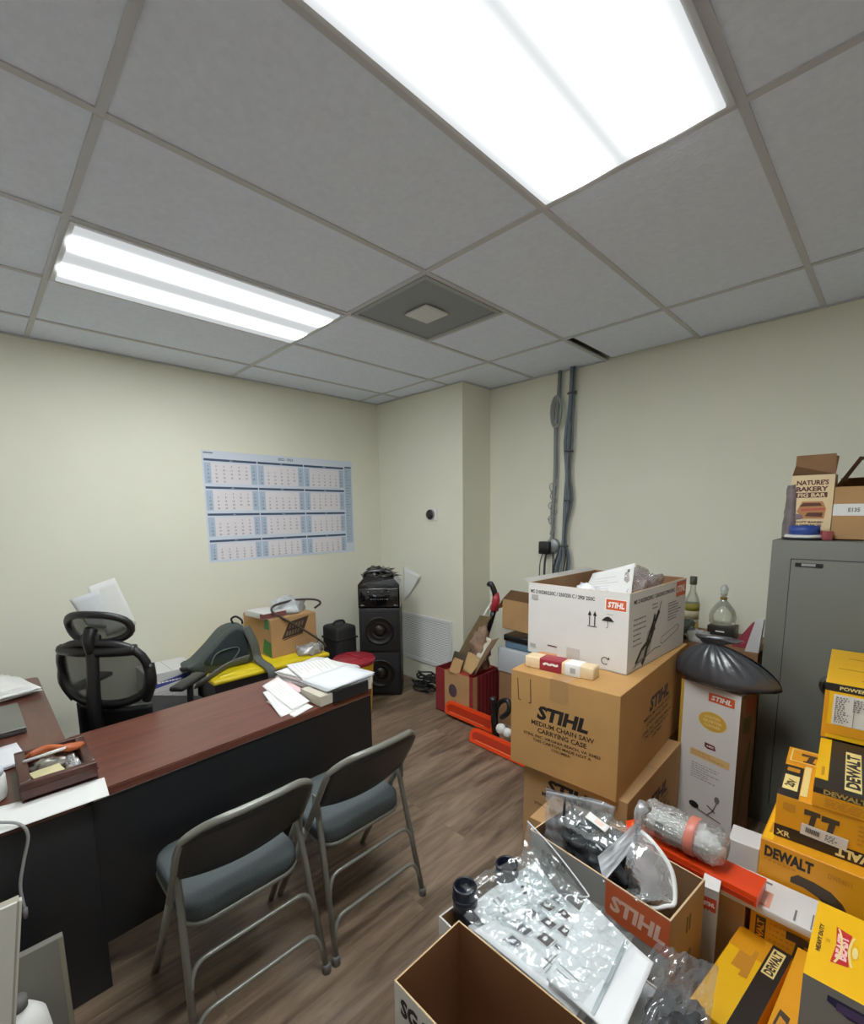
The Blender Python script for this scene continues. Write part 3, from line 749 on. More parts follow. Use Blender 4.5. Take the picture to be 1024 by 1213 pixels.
ribbon([(.06, .36, .05), (.11, .22, .055), (.16, .10, .035), (.2, .0, .01), (.23, -.06, .008)], .06, BPS, (.3, .3, .9)).build('shoulder_strap', t)
MB().box((-.02, -.085, .05), (.02, -.03, .075), BLACKM, bev=.006).build('buckle', t)

# white carton with a blue stripe beside the chair
BLUE = mat('blue_ink', (52, 62, 140), .5)
carton('printed_carton', 'white carton with a blue stripe standing between office chair and backpack', 'box', (-3.74, .735, 0, 0, .29, .31, .605), WCARD2, bev=.003,
       P={'R': [('p', [(.02, .50), (.26, .535), (.285, .575), (.02, .535)], BLUE), ]+fakelines(.06, .53, .24, .545, 1, .009, OWHITE)+fakelines(.02, .35, .27, .48, 7, .006, INKLG)})
crumple('plastic_packet', 'small crumpled silvery packet at the foot of the white blue-striped carton', 'packet', (-3.25, 1.01, .0), (.05, .035, .05), CLEAR2, 0, 4)

# tower speaker in the corner (faces diagonally into the room)
t = thing('tower_speaker', 'tall glossy black party speaker tower in the corner', 'speaker', (-3.225, 2.525, 0), R(45))
GLB = mat('gloss_black', (10, 11, 13), .12, coat=.6)
GRL = mat('speaker_grille', (9, 9, 11), .65, bump=.6, bscale=400)
hw = .185; H_ = 1.13
prof = [(-hw, 0), (hw, 0), (hw, .30), (-hw, .30)]
MB().box((-hw, 0, .0), (hw, .30, .82), mat('speaker_cabinet', (8, 8, 10), .5), bev=.012).build('cabinet', t)
for z0, z1 in ((.03, .405), (.425, .80)):
    g = MB().box((-hw+.012, -.012, z0), (hw-.012, .004, z1), GRL, bev=.008).build('grille', t)
    zc = (z0+z1)/2
    MB().lathe([(.125, 0), (.13, .008), (.12, .012), (.112, .004), (.05, -.002), (.045, .012), (.03, .02), (0, .022)], mat('speaker_cone', (15, 15, 14), .35), T(0, -.012, zc) @ RX(90), 28).build('cone', g)
    MB().lathe([(.046, .0), (.046, .012), (.032, .021), (0, .024)], mat('brass_dust_cap', (48, 42, 36), .3, metal=.6), T(0, -.013, zc) @ RX(90), 20).build('dust_cap', g)
mb = MB()
oct_ = [(-hw, .82), (hw, .82), (hw, 1.03), (hw-.06, 1.10), (-hw+.06, 1.10), (-hw, 1.03)]
mb.prism(oct_, 0, .30, GLB, T(0, .30, 0) @ RX(90)); mb.build('control_head', t)
MB().box((-hw+.01, -.015, .83), (hw-.01, .0, 1.0), GLB, bev=.01).build('control_panel', t)
for k in range(4): MB().lathe([(.014, 0), (.012, .014), (0, .014)], mat('dark_chrome', (90, 92, 96), .2, metal=.9), T(-.09+.06*k, -.015, .965) @ RX(90), 14).build('knob', t)
for s in (-1, 1): MB().box((s*.15-.02, -.02, .835), (s*.15+.02, -.008, .85), mat('dark_chrome', (90, 92, 96), .2, metal=.9), bev=.004).build('latch', t)
MB().tube([(-.13, .03, 1.09), (-.11, .02, 1.135), (0, .015, 1.15), (.11, .02, 1.135), (.13, .03, 1.09)], .016, GLB, seg=8, sub=4).build('handle', t)
mb = MB(); prints(mb, T(0, -.0155, 0) @ face_M('F', 0, 0, 0), [('r', -.07+.02*k, .90, -.06+.02*k, .903, INKLG) for k in range(8)]+[('l', [(-.05, .94), (-.02, .93)], .006, mat('pale_blue_light', (120, 150, 180), .4))])
mb.build('panel_markings', t)
crumple('cable_coil', 'tangle of black wires piled on top of the tower speaker', 'wires', (-3.31, 2.61, 1.10), (.16, .13, .06), GLB, 0, 12, .1, amp=.55, fr=3.5)

# black case left of it, bucket, wires
t = thing('equipment_case', 'soft black equipment case left of the speaker tower behind the red-lidded bucket', 'case', (-3.62, 2.17, 0))
MB().box((0, 0, 0), (.24, .22, .67), mat('black_nylon', (10, 11, 13), .7, bump=.2, bscale=120), bev=.03).box((.0, -.004, .55), (.245, .224, .565), BLACKM, bev=.002).build('case_body', t)
MB().tube([(.12, .05, .665), (.12, .07, .70), (.12, .15, .70), (.12, .17, .665)], .01, BLACKM, seg=6, sub=3).build('carry_handle', t)
t = thing('bucket', 'yellow plastic bucket with a dark red lid at the right end of the desk', 'bucket', (-3.10, 2.15, 0))
YB_ = mat('bucket_yellow', (230, 180, 20), .4); DR = mat('dark_red_plastic', (150, 26, 40), .4)
MB().lathe([(.13, 0), (.135, .01), (.16, .42), (.165, .43), (.165, .455), (.155, .455)], YB_, None, 32).build('pail', t)
MB().lathe([(.172, .44), (.174, .47), (.165, .48), (.15, .475), (.14, .485), (.04, .49), (0, .49)], DR, None, 32).box((-.1, -.012, .485), (.1, .012, .50), DR, bev=.005).build('lid', t)
MB().tube([(.168, -.03, .42), (.20, 0, .36), (.195, .03, .30), (.17, .04, .36)], .006, mat('white_plastic', (228, 228, 224), .4), seg=6, sub=4).build('handle', t)
mb = MB()
for k in range(13):
    c = (-2.93+rnd.uniform(-.17, .13), 2.91+rnd.uniform(-.06, .05)); r0 = rnd.uniform(.05, .10); z = .012+.012*k
    mb.tube([(c[0]+r0*1.4*math.cos(a*.698), c[1]+r0*.55*math.sin(a*.698), z+.01*math.sin(a*1.7+k)) for a in range(9)], .008, BLACKM, seg=6, closed=True, sub=3)
mb.tube([(-2.85, 2.93, .05), (-2.74, 2.86, .10), (-2.70, 2.80, .22), (-2.70, 2.72, .26)], .006, CABD, seg=6, sub=4)
o = mb.build('wire_tangle'); tag(o, 'tangle of black power cords on the floor below the white grille', 'wires')

# ------------------------------------------------------------------ on the desk
def leaflet_stack(name, label, cat, x, y, z, L, W, n, m, rz, group='paper piles on the desk', jit=.012, th=.0025, par=None):
    mb = MB()
    for k in range(n):
        a = R(rnd.uniform(-4, 4)); dx, dy = rnd.uniform(-jit, jit), rnd.uniform(-jit, jit)
        mb.grid(6, 6, lambda u, v: ((u-.5)*L+dx, (v-.5)*W+dy, k*th+.004*((u-.5)**2+(v-.5)**2)*(k/n+.3)+.002), m, RZ(math.degrees(a)), thick=.0018)
    o = mb.build(name, par, (x, y, z), (0, 0, R(rz)))
    return tag(o, label, cat, group)
t = thing('binder', 'black binder with pale page ends under the paper pile at the desk edge', 'binder', (-2.06, 1.10, ZT+.001), R(3))
PGE = mat('page_edges', (196, 190, 170), .8)
MB().box((0, .0, .004), (.17, .32, .052), PGE).build('pages', t)
MB().box((-.01, .07, 0), (.178, .29, .004), BLACKM).box((.172, .07, 0), (.18, .29, .056), BLACKM).box((-.01, .07, .053), (.178, .29, .057), BLACKM).build('cover', t)
leaflet_stack('paper_stack', 'large untidy pile of white documents at the right end of the desk', 'papers', -2.26, 1.32, ZT+.001, .34, .30, 22, PAPER, 12, jit=.012, th=.0026)
leaflet_stack('paper_stack', 'spread of white documents lying over the black binder', 'papers', -2.03, 1.30, ZT+.0615, .23, .30, 5, PAPER2, 8)
o = sheet('pink_form', 'pale pink form peeking out from the left side of the white document pile', 'paper', [(-2.36, 1.08, ZT+.012), (-2.12, 1.08, ZT+.012), (-2.12, 1.16, ZT+.012), (-2.36, 1.16, ZT+.012)], mat('pink_paper', (232, 196, 196), .8), curl=.002)
sheet('document', 'topmost white letter with faint grey print, on the large document pile', 'paper', [(-2.40, 1.20, ZT+.073), (-2.12, 1.15, ZT+.073), (-2.07, 1.38, ZT+.072), (-2.35, 1.44, ZT+.073)], PAPER, items=txtlines(9), curl=.004)
sheet('folder', 'grey folder lying across the black binder, under the letters', 'folder', [(-2.00, 1.16, ZT+.0595), (-1.90, 1.15, ZT+.0595), (-1.91, 1.44, ZT+.0595), (-2.02, 1.44, ZT+.0595)], mat('grey_card', (150, 152, 150), .7), curl=.0)
for k, (pts, lab) in enumerate([
    ([(-2.22, .975, .762), (-1.93, .925, .742), (-1.95, 1.05, .746), (-2.20, 1.07, .770)], 'white folded flyer fanned out lowest at the left of the document pile'),
    ([(-2.28, 1.0, .772), (-1.95, .99, .750), (-1.96, 1.09, .756), (-2.28, 1.09, .80)], 'white folded flyer standing half open beside the document pile'),
    ([(-2.14, .955, .744), (-1.89, .97, .739), (-1.92, 1.085, .740), (-2.12, 1.06, .748)], 'white folded flyer nearest the desk edge, left of the binder')]):
    sheet('flyer', lab, 'paper', pts, PAPER, 'flyers fanned out on the desk', curl=.006, items=txtlines(4, .2, .8, .2, .8))

# wooden tray with odds and ends at the desk corner
t = thing('desk_tray', 'dark reddish wooden tray full of odds and ends on the desk corner', 'tray', (-1.935, .03, ZT+.002), R(0))
TW = wood_mat('tray_wood', (56, 26, 18), (76, 36, 26), (4, 8, 8), .4)
L_, W_, H_ = .30, .205, .062      # local x to the left wall (-X), y along the desk
mb = MB()
mb.box((-L_, 0, 0), (0, W_, .01), TW)
mb.box((-.028, 0, 0), (0, W_, H_), TW, bev=.003); mb.box((-L_, 0, 0), (-L_+.02, W_, H_), TW, bev=.003)
mb.box((-L_+.02, 0, 0), (-.028, .03, H_), TW, bev=.003); mb.box((-L_+.02, W_-.028, 0), (-.028, W_, H_), TW, bev=.003)
mb.box((-.029, -.002, .036), (.003, W_+.002, .042), TW)
mb.build('tray_body', t)
ORC = mat('orange_rubber', (186, 92, 44), .5)
mb = MB()
for j in range(3): mb.tube([(-.24+.02*j, .03+.005*j, .052+.012*j), (-.21, .09, .062+.01*j), (-.225+.03*j, .15, .058+.008*j), (-.20, .19, .06)], .012, ORC, seg=7, sub=4)
tag(mb.build('cord', None, (-1.935, .03, ZT+.002)), 'orange rubber cord bundle lying in the wooden tray', 'cord')
tag(MB().box((-.05, -.042, 0), (.05, .042, .03), mat('pale_yellow_paper', (206, 196, 146), .8), bev=.001).build('note_pad', None, (-2.02, .108, ZT+.013), (0, 0, R(8))), 'pale yellow note pad in the wooden tray', 'note pad')
crumple('plastic_wrap', 'crumpled clear wrapper in the wooden tray beside the yellow note pad', 'wrapper', (-2.04, .178, ZT+.013), (.075, .022, .038), CLEAR2, 0, 2, .3)
crumple('plastic_wrap', 'crumpled foil wrapper under the orange cord in the wooden tray', 'wrapper', (-2.13, .125, ZT+.013), (.045, .06, .034), mat('foil', (176, 172, 160), .3, var=.3, scale=30, metal=.4), 0, 4, .3)
tag(MB().tube([(-2.12, .05, ZT+.066), (-2.10, .17, ZT+.082)], .006, mat('white_plastic', (228, 228, 224), .4), seg=8).build('pen'), 'white pen lying across the orange cord in the tray', 'pen')
# papers, laptop, jar, cable
sheet('letter', 'long white sheet under the wooden tray, hanging over the black end panel', 'paper', [(-1.80, -.20, ZT+.0012), (-1.79, .24, ZT+.0012), (-1.93, .25, ZT+.0008), (-2.0, -.2, ZT+.0008)], PAPER, curl=.0)
leaflet_stack('paper_stack', 'white sheets beside the tray at the left edge of the frame', 'papers', -2.36, -.10, ZT+.001, .22, .30, 4, PAPER2, 6)
leaflet_stack('paper_stack', 'rumpled heap of white papers at the far end of the desk return', 'papers', -3.30, -.02, ZT+.001, .36, .26, 9, PAPER, 14, jit=.04, th=.005)
t = thing('laptop', 'closed grey laptop lying on the desk return at the left edge of the frame', 'laptop', (-2.97, -.17, ZT+.001), R(1))
MB().box((0, 0, 0), (.38, .25, .016), mat('laptop_base', (48, 48, 46), .5), bev=.004).build('base', t)
MB().box((.0, 0, .018), (.38, .25, .027), mat('laptop_lid', (112, 113, 106), .35, metal=.4), bev=.003).build('lid', t)
MB().box((.02, .02, .0155), (.36, .23, .0185), BLACKM).build('hinge_gap', t)
t = thing('plastic_jar', 'white plastic jar beside the tray, cut off by the left edge of the frame', 'jar', (-2.04, -.055, ZT+.0022))
MB().lathe([(.05, 0), (.056, .006), (.056, .075), (.05, .085)], mat('white_plastic', (228, 228, 224), .4), None, 24).build('jar_body', t)
MB().lathe([(.053, .083), (.053, .1), (.048, .104), (0, .104)], mat('pale_blue_plastic', (200, 210, 220), .4), None, 24).build('lid', t)
o = MB().tube([(-1.95, -.12, .744), (-1.84, -.03, .752), (-1.795, .015, .745), (-1.79, .03, .70), (-1.795, .012, .62), (-1.795, -.003, .545), (-1.795, .0, .47)], .0045, mat('white_cable', (150, 150, 148), .5), seg=7, sub=5).lathe([(.006, 0), (.007, .03), (.004, .035)], mat('grey_cable_tip', (130, 132, 132), .4), T(-1.795, 0, .44), 10).build('usb_cable')
tag(o, 'grey cable hanging down over the black end panel of the desk', 'cable')

# things on the floor at lower left
GREYB = mat('warm_grey_board', (104, 102, 92), .7, var=.05, scale=6)
tag(MB().box((0, -.45, 0), (.022, .07, .465), GREYB, bev=.002).box((.0222, .058, .002), (.0226, .069, .463), mat('grey_board_edge', (128, 122, 104), .7)).build('grey_board', None, (-1.622, 0, 0)), 'plain grey board standing on the floor before the black desk end, lower left', 'board')
t = thing('foam_board', 'off-white layered board standing upright in the bottom left corner of the frame', 'board', (-1.2, -.15, 0))
WB = mat('off_white_board', (204, 203, 192), .7, var=.08, scale=4, stretch=(1, 1, .2)); WB2 = mat('board_edge', (158, 152, 134), .8)
mb = MB()
def slab(x0, x1, dy, dz, m):
    a = [(0, -.38), (0, .02+dy), (.0, 0)]
    y0b, y1b, y0t, y1t = -.45, .02+dy, -.35, .14+dy
    mb.add([(x0, y0b, 0), (x1, y0b, 0), (x1, y1b, 0), (x0, y1b, 0), (x0, y0t, .885+dz), (x1, y0t, .885+dz), (x1, y1t, .885+dz), (x0, y1t, .885+dz)],
           [(3, 2, 1, 0), (4, 5, 6, 7), (0, 1, 5, 4), (1, 2, 6, 5), (2, 3, 7, 6), (3, 0, 4, 7)], m)
slab(-.006, 0, 0, 0, WB); mb.build('front_sheet', t); mb = MB(); slab(-.03, -.008, .004, -.004, WB2); mb.build('core', t); mb = MB(); slab(-.045, -.032, .008, -.02, WB); mb.build('back_sheet', t)
t = thing('plastic_jug', 'white rounded plastic jug on the floor between the off-white and grey boards', 'jug', (-1.50, -.04, 0))
MB().lathe([(.05, 0), (.06, .01), (.062, .30), (.055, .36), (.035, .39), (.018, .40), (.018, .42), (0, .42)], mat('white_plastic', (228, 228, 224), .4), None, 24).build('jug_body', t)
MB().lathe([(.021, .405), (.021, .43), (0, .432)], mat('grey_rubber', (88, 88, 84), .7), None, 16).build('cap', t)

# ------------------------------------------------------------------ grey steel cabinet
CABM = mat('grey_green_steel', (99, 101, 91), .5, var=.04, scale=3, bump=.05, bscale=200)
t = thing('steel_cabinet', 'tall grey steel cabinet against the back wall at the right edge of the frame', 'cabinet', (-.446, 2.83, 0))
CL, CW2, CHT = .82, .52, 1.503
MB().box((0, .004, 0), (CL, CW2, CHT), CABM, bev=.004).build('cabinet_body', t)
mb = MB(); mb.box((.084, -.004, .12), (CL-.084, .004, CHT-.092), CABM, bev=.002); d = mb.build('door', t)
GAPM = mat('door_gap', (34, 35, 33), .9)
mb = MB(); a, b, c, e = .080, CL-.080, .116, CHT-.088
for p, q in (((a, c), (a+.006, e)), ((b-.006, c), (b, e)), ((a, e-.006), (b, e)), ((a, c), (b, c+.006))): mb.add([(p[0], .0035, p[1]), (q[0], .0035, p[1]), (q[0], .0035, q[1]), (p[0], .0035, q[1])], [(0, 1, 2, 3)], GAPM)
mb.build('door_gap', t)
mb = MB(); mb.box((.10, -.008, 1.378), (.205, -.004, 1.397), BLACKP); mb.box((.125, -.0095, 1.382), (.178, -.008, 1.394), mat('brushed_plate', (170, 172, 170), .35, metal=.7)); mb.build('name_plate', d)
CHROME = mat('chrome', (190, 190, 190), .15, metal=1)
MB().lathe([(.052, 0), (.052, .012), (.047, .016), (.047, .02), (0, .02)], CHROME, T(.285, -.004, .82) @ RX(90), 32).lathe([(.040, .018), (.040, .034), (.030, .05), (0, .05)], BLACKP, T(.285, -.004, .82) @ RX(90), 28).build('dial', d)
MB().lathe([(.007, 0), (.007, .006), (0, .006)], BLACKM, T(.137, -.004, .31) @ RX(90), 12).build('keyhole', d)
# things on the cabinet
CREAM = mat('cream_printed_card', (236, 210, 160), .6); MAR = mat('maroon_ink', (96, 30, 34), .6); FIG = mat('fig_brown', (86, 40, 26), .6); TANF = mat('baked_tan', (190, 128, 74), .7); RASP = mat('raspberry_ink', (200, 84, 70), .6)
bw, bh = .168, .315
cer = carton('snack_carton', 'cream snack bar carton with open brown top flap, on the cabinet', 'box', (-.412, 3.0, CHT+.002, 0, bw, .13, bh), CREAM, closed=False, inner=KRAFTD, wall=.003, edge=KRAFTL, P={'F': [
    ('t', "NATURE'S", bw*.5, .278, .021, MAR, {'b': .045, 'w': .125}), ('t', 'BAKERY', bw*.5, .247, .021, MAR, {'b': .045, 'w': .125}),
    ('r', .022, .204, .145, .229, MAR), ('t', 'FIG BAR', bw*.5, .2165, .017, CREAM, {'b': .03, 'w': .108}),
    ('p', [(.03, .135), (.05, .185), (.13, .185), (.145, .15), (.14, .10), (.06, .10)], TANF), ('p', [(.04, .16), (.055, .178), (.12, .178), (.13, .163)], FIG), ('p', [(.045, .148), (.14, .152), (.14, .142), (.05, .138)], RASP), ('p', [(.065, .112), (.075, .13), (.135, .13), (.132, .108)], FIG),
    ('p', [(.012, .105), (.03, .125), (.055, .118), (.06, .1), (.03, .093)], mat('dusty_purple', (128, 104, 112), .7)),
    ('t', 'SOFT BAKED', bw*.5, .083, .008, MAR, {'b': .03, 'w': .11}), ('t', '6 TWIN PACKS', bw*.5, .068, .008, INK, {'b': .03, 'w': .10})]})
MB().add([(0, 0, bh), (bw, 0, bh), (bw+.006, .02, bh+.085), (bw-.006, .02, bh+.09), (bw-.006, .022, bh+.10), (.008, .022, bh+.10), (.008, .02, bh+.05)], [(0, 1, 2, 3, 4, 5, 6), (6, 5, 4, 3, 2, 1, 0)], KRAFTD).build('top_flap', cer)
MB().add([(0, 0, bh), (0, .12, bh), (-.045, .11, bh+.02), (-.045, .01, bh+.02)], [(0, 1, 2, 3), (3, 2, 1, 0)], CREAM).build('side_flap', cer)
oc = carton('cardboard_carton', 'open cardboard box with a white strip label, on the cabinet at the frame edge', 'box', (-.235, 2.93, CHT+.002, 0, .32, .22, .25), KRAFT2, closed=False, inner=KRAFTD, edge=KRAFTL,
            P={'F': [('r', .0, .115, .32, .17, PAPER), ('t', 'E135', .075, .142, .017, INKG, {'b': .04, 'w': .042})]})
MB().add([(0, 0, .25), (0, .22, .25), (.075, .22, .385), (.075, 0, .385)], [(0, 1, 2, 3), (3, 2, 1, 0)], KRAFTD).add([(.075, 0, .385), (.075, .22, .385), (.105, .22, .378), (.105, 0, .378)], [(0, 1, 2, 3), (3, 2, 1, 0)], KRAFTD).build('raised_flap', oc)
MB().add([(0, .218, .25), (.32, .218, .25), (.32, .23, .30), (0, .23, .30)], [(0, 1, 2, 3), (3, 2, 1, 0)], KRAFTD).build('back_flap', oc)
mb = MB(); mb.grid(20, 14, lambda u, v: (((.032+.012*abs(nz((u*6, v*5, 1), 1)))*math.cos(u*6.283)*(1-.25*v)), ((.05+.01*nz((u*5, v*4, 7), 1))*math.sin(u*6.283)*(1-.3*v)), v*.27+.012*nz((u*4, 3, 2), 1)*v), mat('purple_grey_bag', (116, 104, 104), .5, var=.3, scale=16, bump=.6, bscale=30))
tag(mb.build('crumpled_bag', None, (-.44+.035, 3.03, CHT+.001)), 'crumpled grey-purple bag standing left of the snack carton', 'bag')
tag(MB().lathe([(.042, 0), (.062, 0), (.062, .042), (.042, .042), (.042, 0)], mat('blue_tape', (30, 62, 140), .45), None, 32).build('tape_roll', None, (-.335, 2.925, CHT+.0265)), 'roll of blue tape lying before the snack carton', 'tape roll')
t = thing('container_lid', 'round white lid with black rim under the blue tape roll', 'lid', (-.335, 2.925, CHT+.0005))
MB().lathe([(.085, 0), (.088, .006), (.085, .012), (0, .012)], BLACKM, None, 32).build('rim', t)
MB().lathe([(.078, .012), (.075, .024), (0, .024)], mat('white_plastic', (228, 228, 224), .4), None, 32).build('cap', t)
tag(MB().box((-.02, -.02, 0), (.02, .02, .045), mat('dull_red_print', (150, 66, 66), .6), bev=.004).build('small_red_box', None, (-.246, 2.905, CHT+.0005), (0, 0, .3)), 'small dull red box beside the blue tape roll', 'box')

# ------------------------------------------------------------------ back-right stack
def logo(t_, x, y, h, w, m, b=.05, sh=.18): return ('t', t_, x, y, h, m, {'b': b, 'sh': sh, 'w': w})
M_ = []
FR = [logo('STIHL', .262, .288, .058, .245, INK), ('t', 'MEDIUM CHAIN SAW', .262, .232, .021, INKB, {'b': .025, 'w': .30}), ('t', 'CARRYING CASE', .262, .200, .021, INKB, {'b': .025, 'w': .235}),
      ('t', 'STIHL INC. VIRGINIA BEACH, VA 23452', .258, .169, .0125, INKB, {'b': .02, 'w': .37}), ('t', 'THIS CARTON MADE NOT A', .262, .148, .0125, INKB, {'b': .02, 'w': .28}), ('t', 'COLUMBIA', .262, .128, .0115, INKB, {'b': .02, 'w': .09}),
      ('l', [(.037, .424), (.043, .322), (.055, .322)], .004, INKB), ('l', [(.104, .432), (.108, .318), (.096, .318)], .004, INKB)]
SR = [logo('STIHL', .52, .30, .06, .30, INKB), ]+[('t', s_, .50, y, .016, INKB, {'b': .02, 'w': w}) for s_, y, w in (('MEDIUM CHAIN SAW', .245, .40), ('CARRYING CASE', .215, .32), ('STIHL INC. VIRGINIA BEACH', .18, .42), ('THIS CARTON MADE NOT A', .155, .36), ('COLUMBIA', .13, .14))]
carton('case_carton', 'large cardboard box with black print, upper of the two stacked cartons', 'box', (-1.243, 1.754, .462, 2.7, .513, .981, .459), KRAFT, P={'F': FR, 'R': SR}, tape=(.245, .085, .10, 1.0), group='stacked chain saw case cartons')
carton('case_carton', 'large cardboard box with black print, lower of the two stacked cartons', 'box', (-1.195, 1.80, 0, 1, .50, .70, .460), KRAFT2, P={'F': [logo('STIHL', .25, .385, .055, .25, INK)]+[('t', f[1], f[2]-.01, f[3]+.10, f[4], f[5], f[6]) for f in FR[1:6]], 'R': [('t', f[1], f[2]-.16, f[3]+.02, f[4], f[5], f[6]) for f in SR]}, tape=(.245, .085, .03, 1.0), group='stacked chain saw case cartons')
# white printed box, open, on top
arrow = lambda x: [('r', x-.0025, .20, x+.0025, .255, INK), ('p', [(x-.01, .248), (x+.01, .248), (x, .272)], INK)]
umb = [('p', [(.405+.06*k/8, .233+.022*math.sin(math.pi*k/8)) for k in range(9)], INK), ('r', .4335, .205, .4365, .235, INK), ('l', [(.435, .206), (.428, .200)], .003, INK)]+[('l', [(.43+.008*k, .262), (.434+.008*k, .268)], .002, INK) for k in range(4)]
WF = [('t', 'MS 210/230/230C / 250/250 C / 290/ 250C', .19, .327, .017, INK, {'b': .03, 'w': .355}), ('r', .418, .284, .520, .340, OWHITE), ('r', .423, .288, .517, .336, ORANGE), logo('STIHL', .47, .312, .024, .078, OWHITE, .04),
      ('r', .334, .194, .382, .198, INK)]+arrow(.345)+arrow(.371)+umb+[('l', [(.428+.017*math.cos(a*.7+.6), .045+.017*math.sin(a*.7+.6)) for a in range(8)], .004, INK), ('p', [(.44, .052), (.452, .056), (.446, .066)], INK), ('r', .12, .055, .175, .061, INKB), ('r', .02, .285, .06, .31, INKLG), ('r', .23, .018, .30, .07, mat('worn_patch', (196, 190, 180), .7)), ('r', .015, .03, .05, .05, INKLG)]
SAW = [('p', [(.10, .03), (.14, .06), (.19, .10), (.21, .16), (.27, .19), (.30, .16), (.27, .12), (.25, .06), (.18, .02)], mat('print_light_grey', (176, 174, 170), .6)),
       ('l', [(.09, .03), (.15, .085), (.21, .11), (.245, .16), (.275, .20), (.29, .235)], .020, INK), ('l', [(.16, .012), (.19, .04), (.21, .085), (.25, .12), (.29, .19), (.34, .245)], .026, INK), ('l', [(.27, .20), (.25, .15), (.30, .165)], .012, INK), ('l', [(.34, .245), (.36, .29)], .007, INK),
       ('p', [(.37, .075), (.40, .062), (.60, .098), (.625, .118), (.60, .135), (.39, .105)], INKLG), ('p', [(.38, .08), (.40, .07), (.59, .104), (.61, .118), (.59, .128), (.39, .098)], WCARD), ('l', [(.06, .015), (.30, .06), (.38, .058)], .005, INKG), ('l', [(.09, .012), (.085, .03), (.20, .045)], .004, INK)]
WR = [('t', 'MS 210/230/230C / 250/250C/290/250C', .29, .325, .018, INK, {'b': .03, 'w': .49}), ('r', .555, .282, .690, .362, ORANGE), logo('STIHL', .622, .322, .032, .115, OWHITE, .04)]+SAW+fakelines(.05, .11, .20, .255, 6, .007, INKG)+fakelines(.25, .26, .35, .295, 2, .007, INKG)+fakelines(.45, .17, .64, .27, 7, .006, INKG)
wb = carton('white_carton', 'open white printed carton with umbrella mark on the upper case carton, filled with plastic', 'box', (-1.342, 2.042, .923, -1.6, .53, .701, .370), WCARD, closed=False, inner=KRAFTD, edge=KRAFTL, wall=.006, P={'F': WF, 'R': WR})
MB().add([(0, .701, .37), (.0, .0, .37), (-.04, .0, .385), (-.04, .70, .385)], [(0, 1, 2, 3), (3, 2, 1, 0)], WCARD).build('left_flap', wb)
sheet('leaflet', 'white leaflet standing up in the open white carton', 'paper', [(-1.20, 2.32, 1.20), (-.90, 2.26, 1.24), (-.905, 2.30, 1.40), (-1.17, 2.40, 1.32)], PAPER, curl=.012, items=txtlines(5, .1, .7, .3, .8)+[(.86, .75, .06, .1, INKG)])
crumple('plastic_bag', 'crumpled white plastic bag at the front of the open white carton', 'plastic bag', (-1.05, 2.165, 1.12), (.165, .075, .085), mat('white_film', (226, 226, 228), .25, var=.25, scale=14, bump=.8, bscale=20), .05, 2.2, .8, n=40, group='plastic in the white carton')
crumple('plastic_bag', 'clear pinkish plastic bag bulging from the right of the open white carton', 'plastic bag', (-.94, 2.46, 1.13), (.085, .17, .125), clear_mat('pinkish_film', tint=(240, 230, 228), solid=.25, bump=1), .1, 6.1, .8, n=40, amp=.5, group='plastic in the white carton')
crumple('plastic_bag', 'grey plastic bag deep in the left of the open white carton', 'plastic bag', (-1.21, 2.45, 1.06), (.085, .17, .10), mat('grey_film', (196, 198, 200), .3, var=.3, scale=12, bump=.8, bscale=20), 0, 8, .8, n=30, group='plastic in the white carton')
MB().add([(.36, .12, .366), (.40, .06, .366), (.43, .08, .374), (.395, .14, .376)], [(0, 1, 2, 3), (3, 2, 1, 0)], INK) if 0 else None
# small cream pack lying on the case carton
t = thing('small_pack', 'long cream packet with a dark red label lying on the case carton', 'packet', (-1.215, 1.825, .922), R(6))
CRM = mat('cream_wrapper', (232, 206, 160), .5, var=.05, scale=20); DKR = mat('crimson_label', (150, 26, 44), .5)
MB().box((0, 0, 0), (.33, .075, .055), CRM, bev=.006).build('wrapper', t)
mb = MB().box((.075, -.0015, .0), (.185, .0765, .0565), DKR, bev=.003); prints(mb, T(0, -.002, 0) @ face_M('F', 0, 0, 0), [('t', 'stihlex', .13, .034, .018, OWHITE, {'b': .03, 'w': .085, 'sh': .2}) if 0 else ('l', [(.095, .03), (.11, .038), (.125, .032), (.14, .038), (.155, .033), (.168, .038)], .010, OWHITE)]); mb.build('red_label', t)
mb = MB().box((.20, -.0015, .0), (.27, .0765, .0565), PAPER, bev=.003); prints(mb, T(0, -.002, 0) @ face_M('F', 0, 0, 0), [('r', .225, .015, .25, .04, INKLG)]); mb.build('white_label', t)
tag(MB().box((-.045, -.03, 0), (.045, .03, .035), mat('orange_tan_card', (206, 138, 92), .8), bev=.002).build('small_box', None, (-1.185, 1.965, .9225), (0, 0, .1)), 'small orange-tan box behind the cream packet, left of the white carton', 'box')

# tall white trimmer carton
PF = [('r', .0, 0, .016, .795, mat('ochre_edge', (196, 152, 50), .6)), ('r', .14, .724, .261, .768, ORANGE), logo('STIHL', .2005, .746, .022, .095, OWHITE, .04), ('d', .166, .623, .070, .050, mat('pale_ring', (230, 214, 150), .6)), ('d', .166, .623, .066, .047, MUST)]
PF += [('t', s_, .166, y, .012, mat('pale_yellow_ink', (238, 214, 130), .6), {'b': .02, 'w': w}) for s_, y, w in (('LIGHTER', .645, .075), ('QUIETER', .623, .09), ('CLEANER', .601, .08))]
PF += [('p', [(.137, .485), (.137, .508), (.185, .505), (.192, .48), (.15, .478)], MAR), ('t', '4-MIX', .164, .493, .010, OWHITE, {'w': .036}), ('r', .068, .415, .259, .452, mat('peach_band', (226, 184, 116), .6))]+fakelines(.075, .42, .25, .448, 2, .008, mat('peach_ink', (206, 160, 96), .6))+fakelines(.078, .30, .24, .385, 7, .005, INKLG)
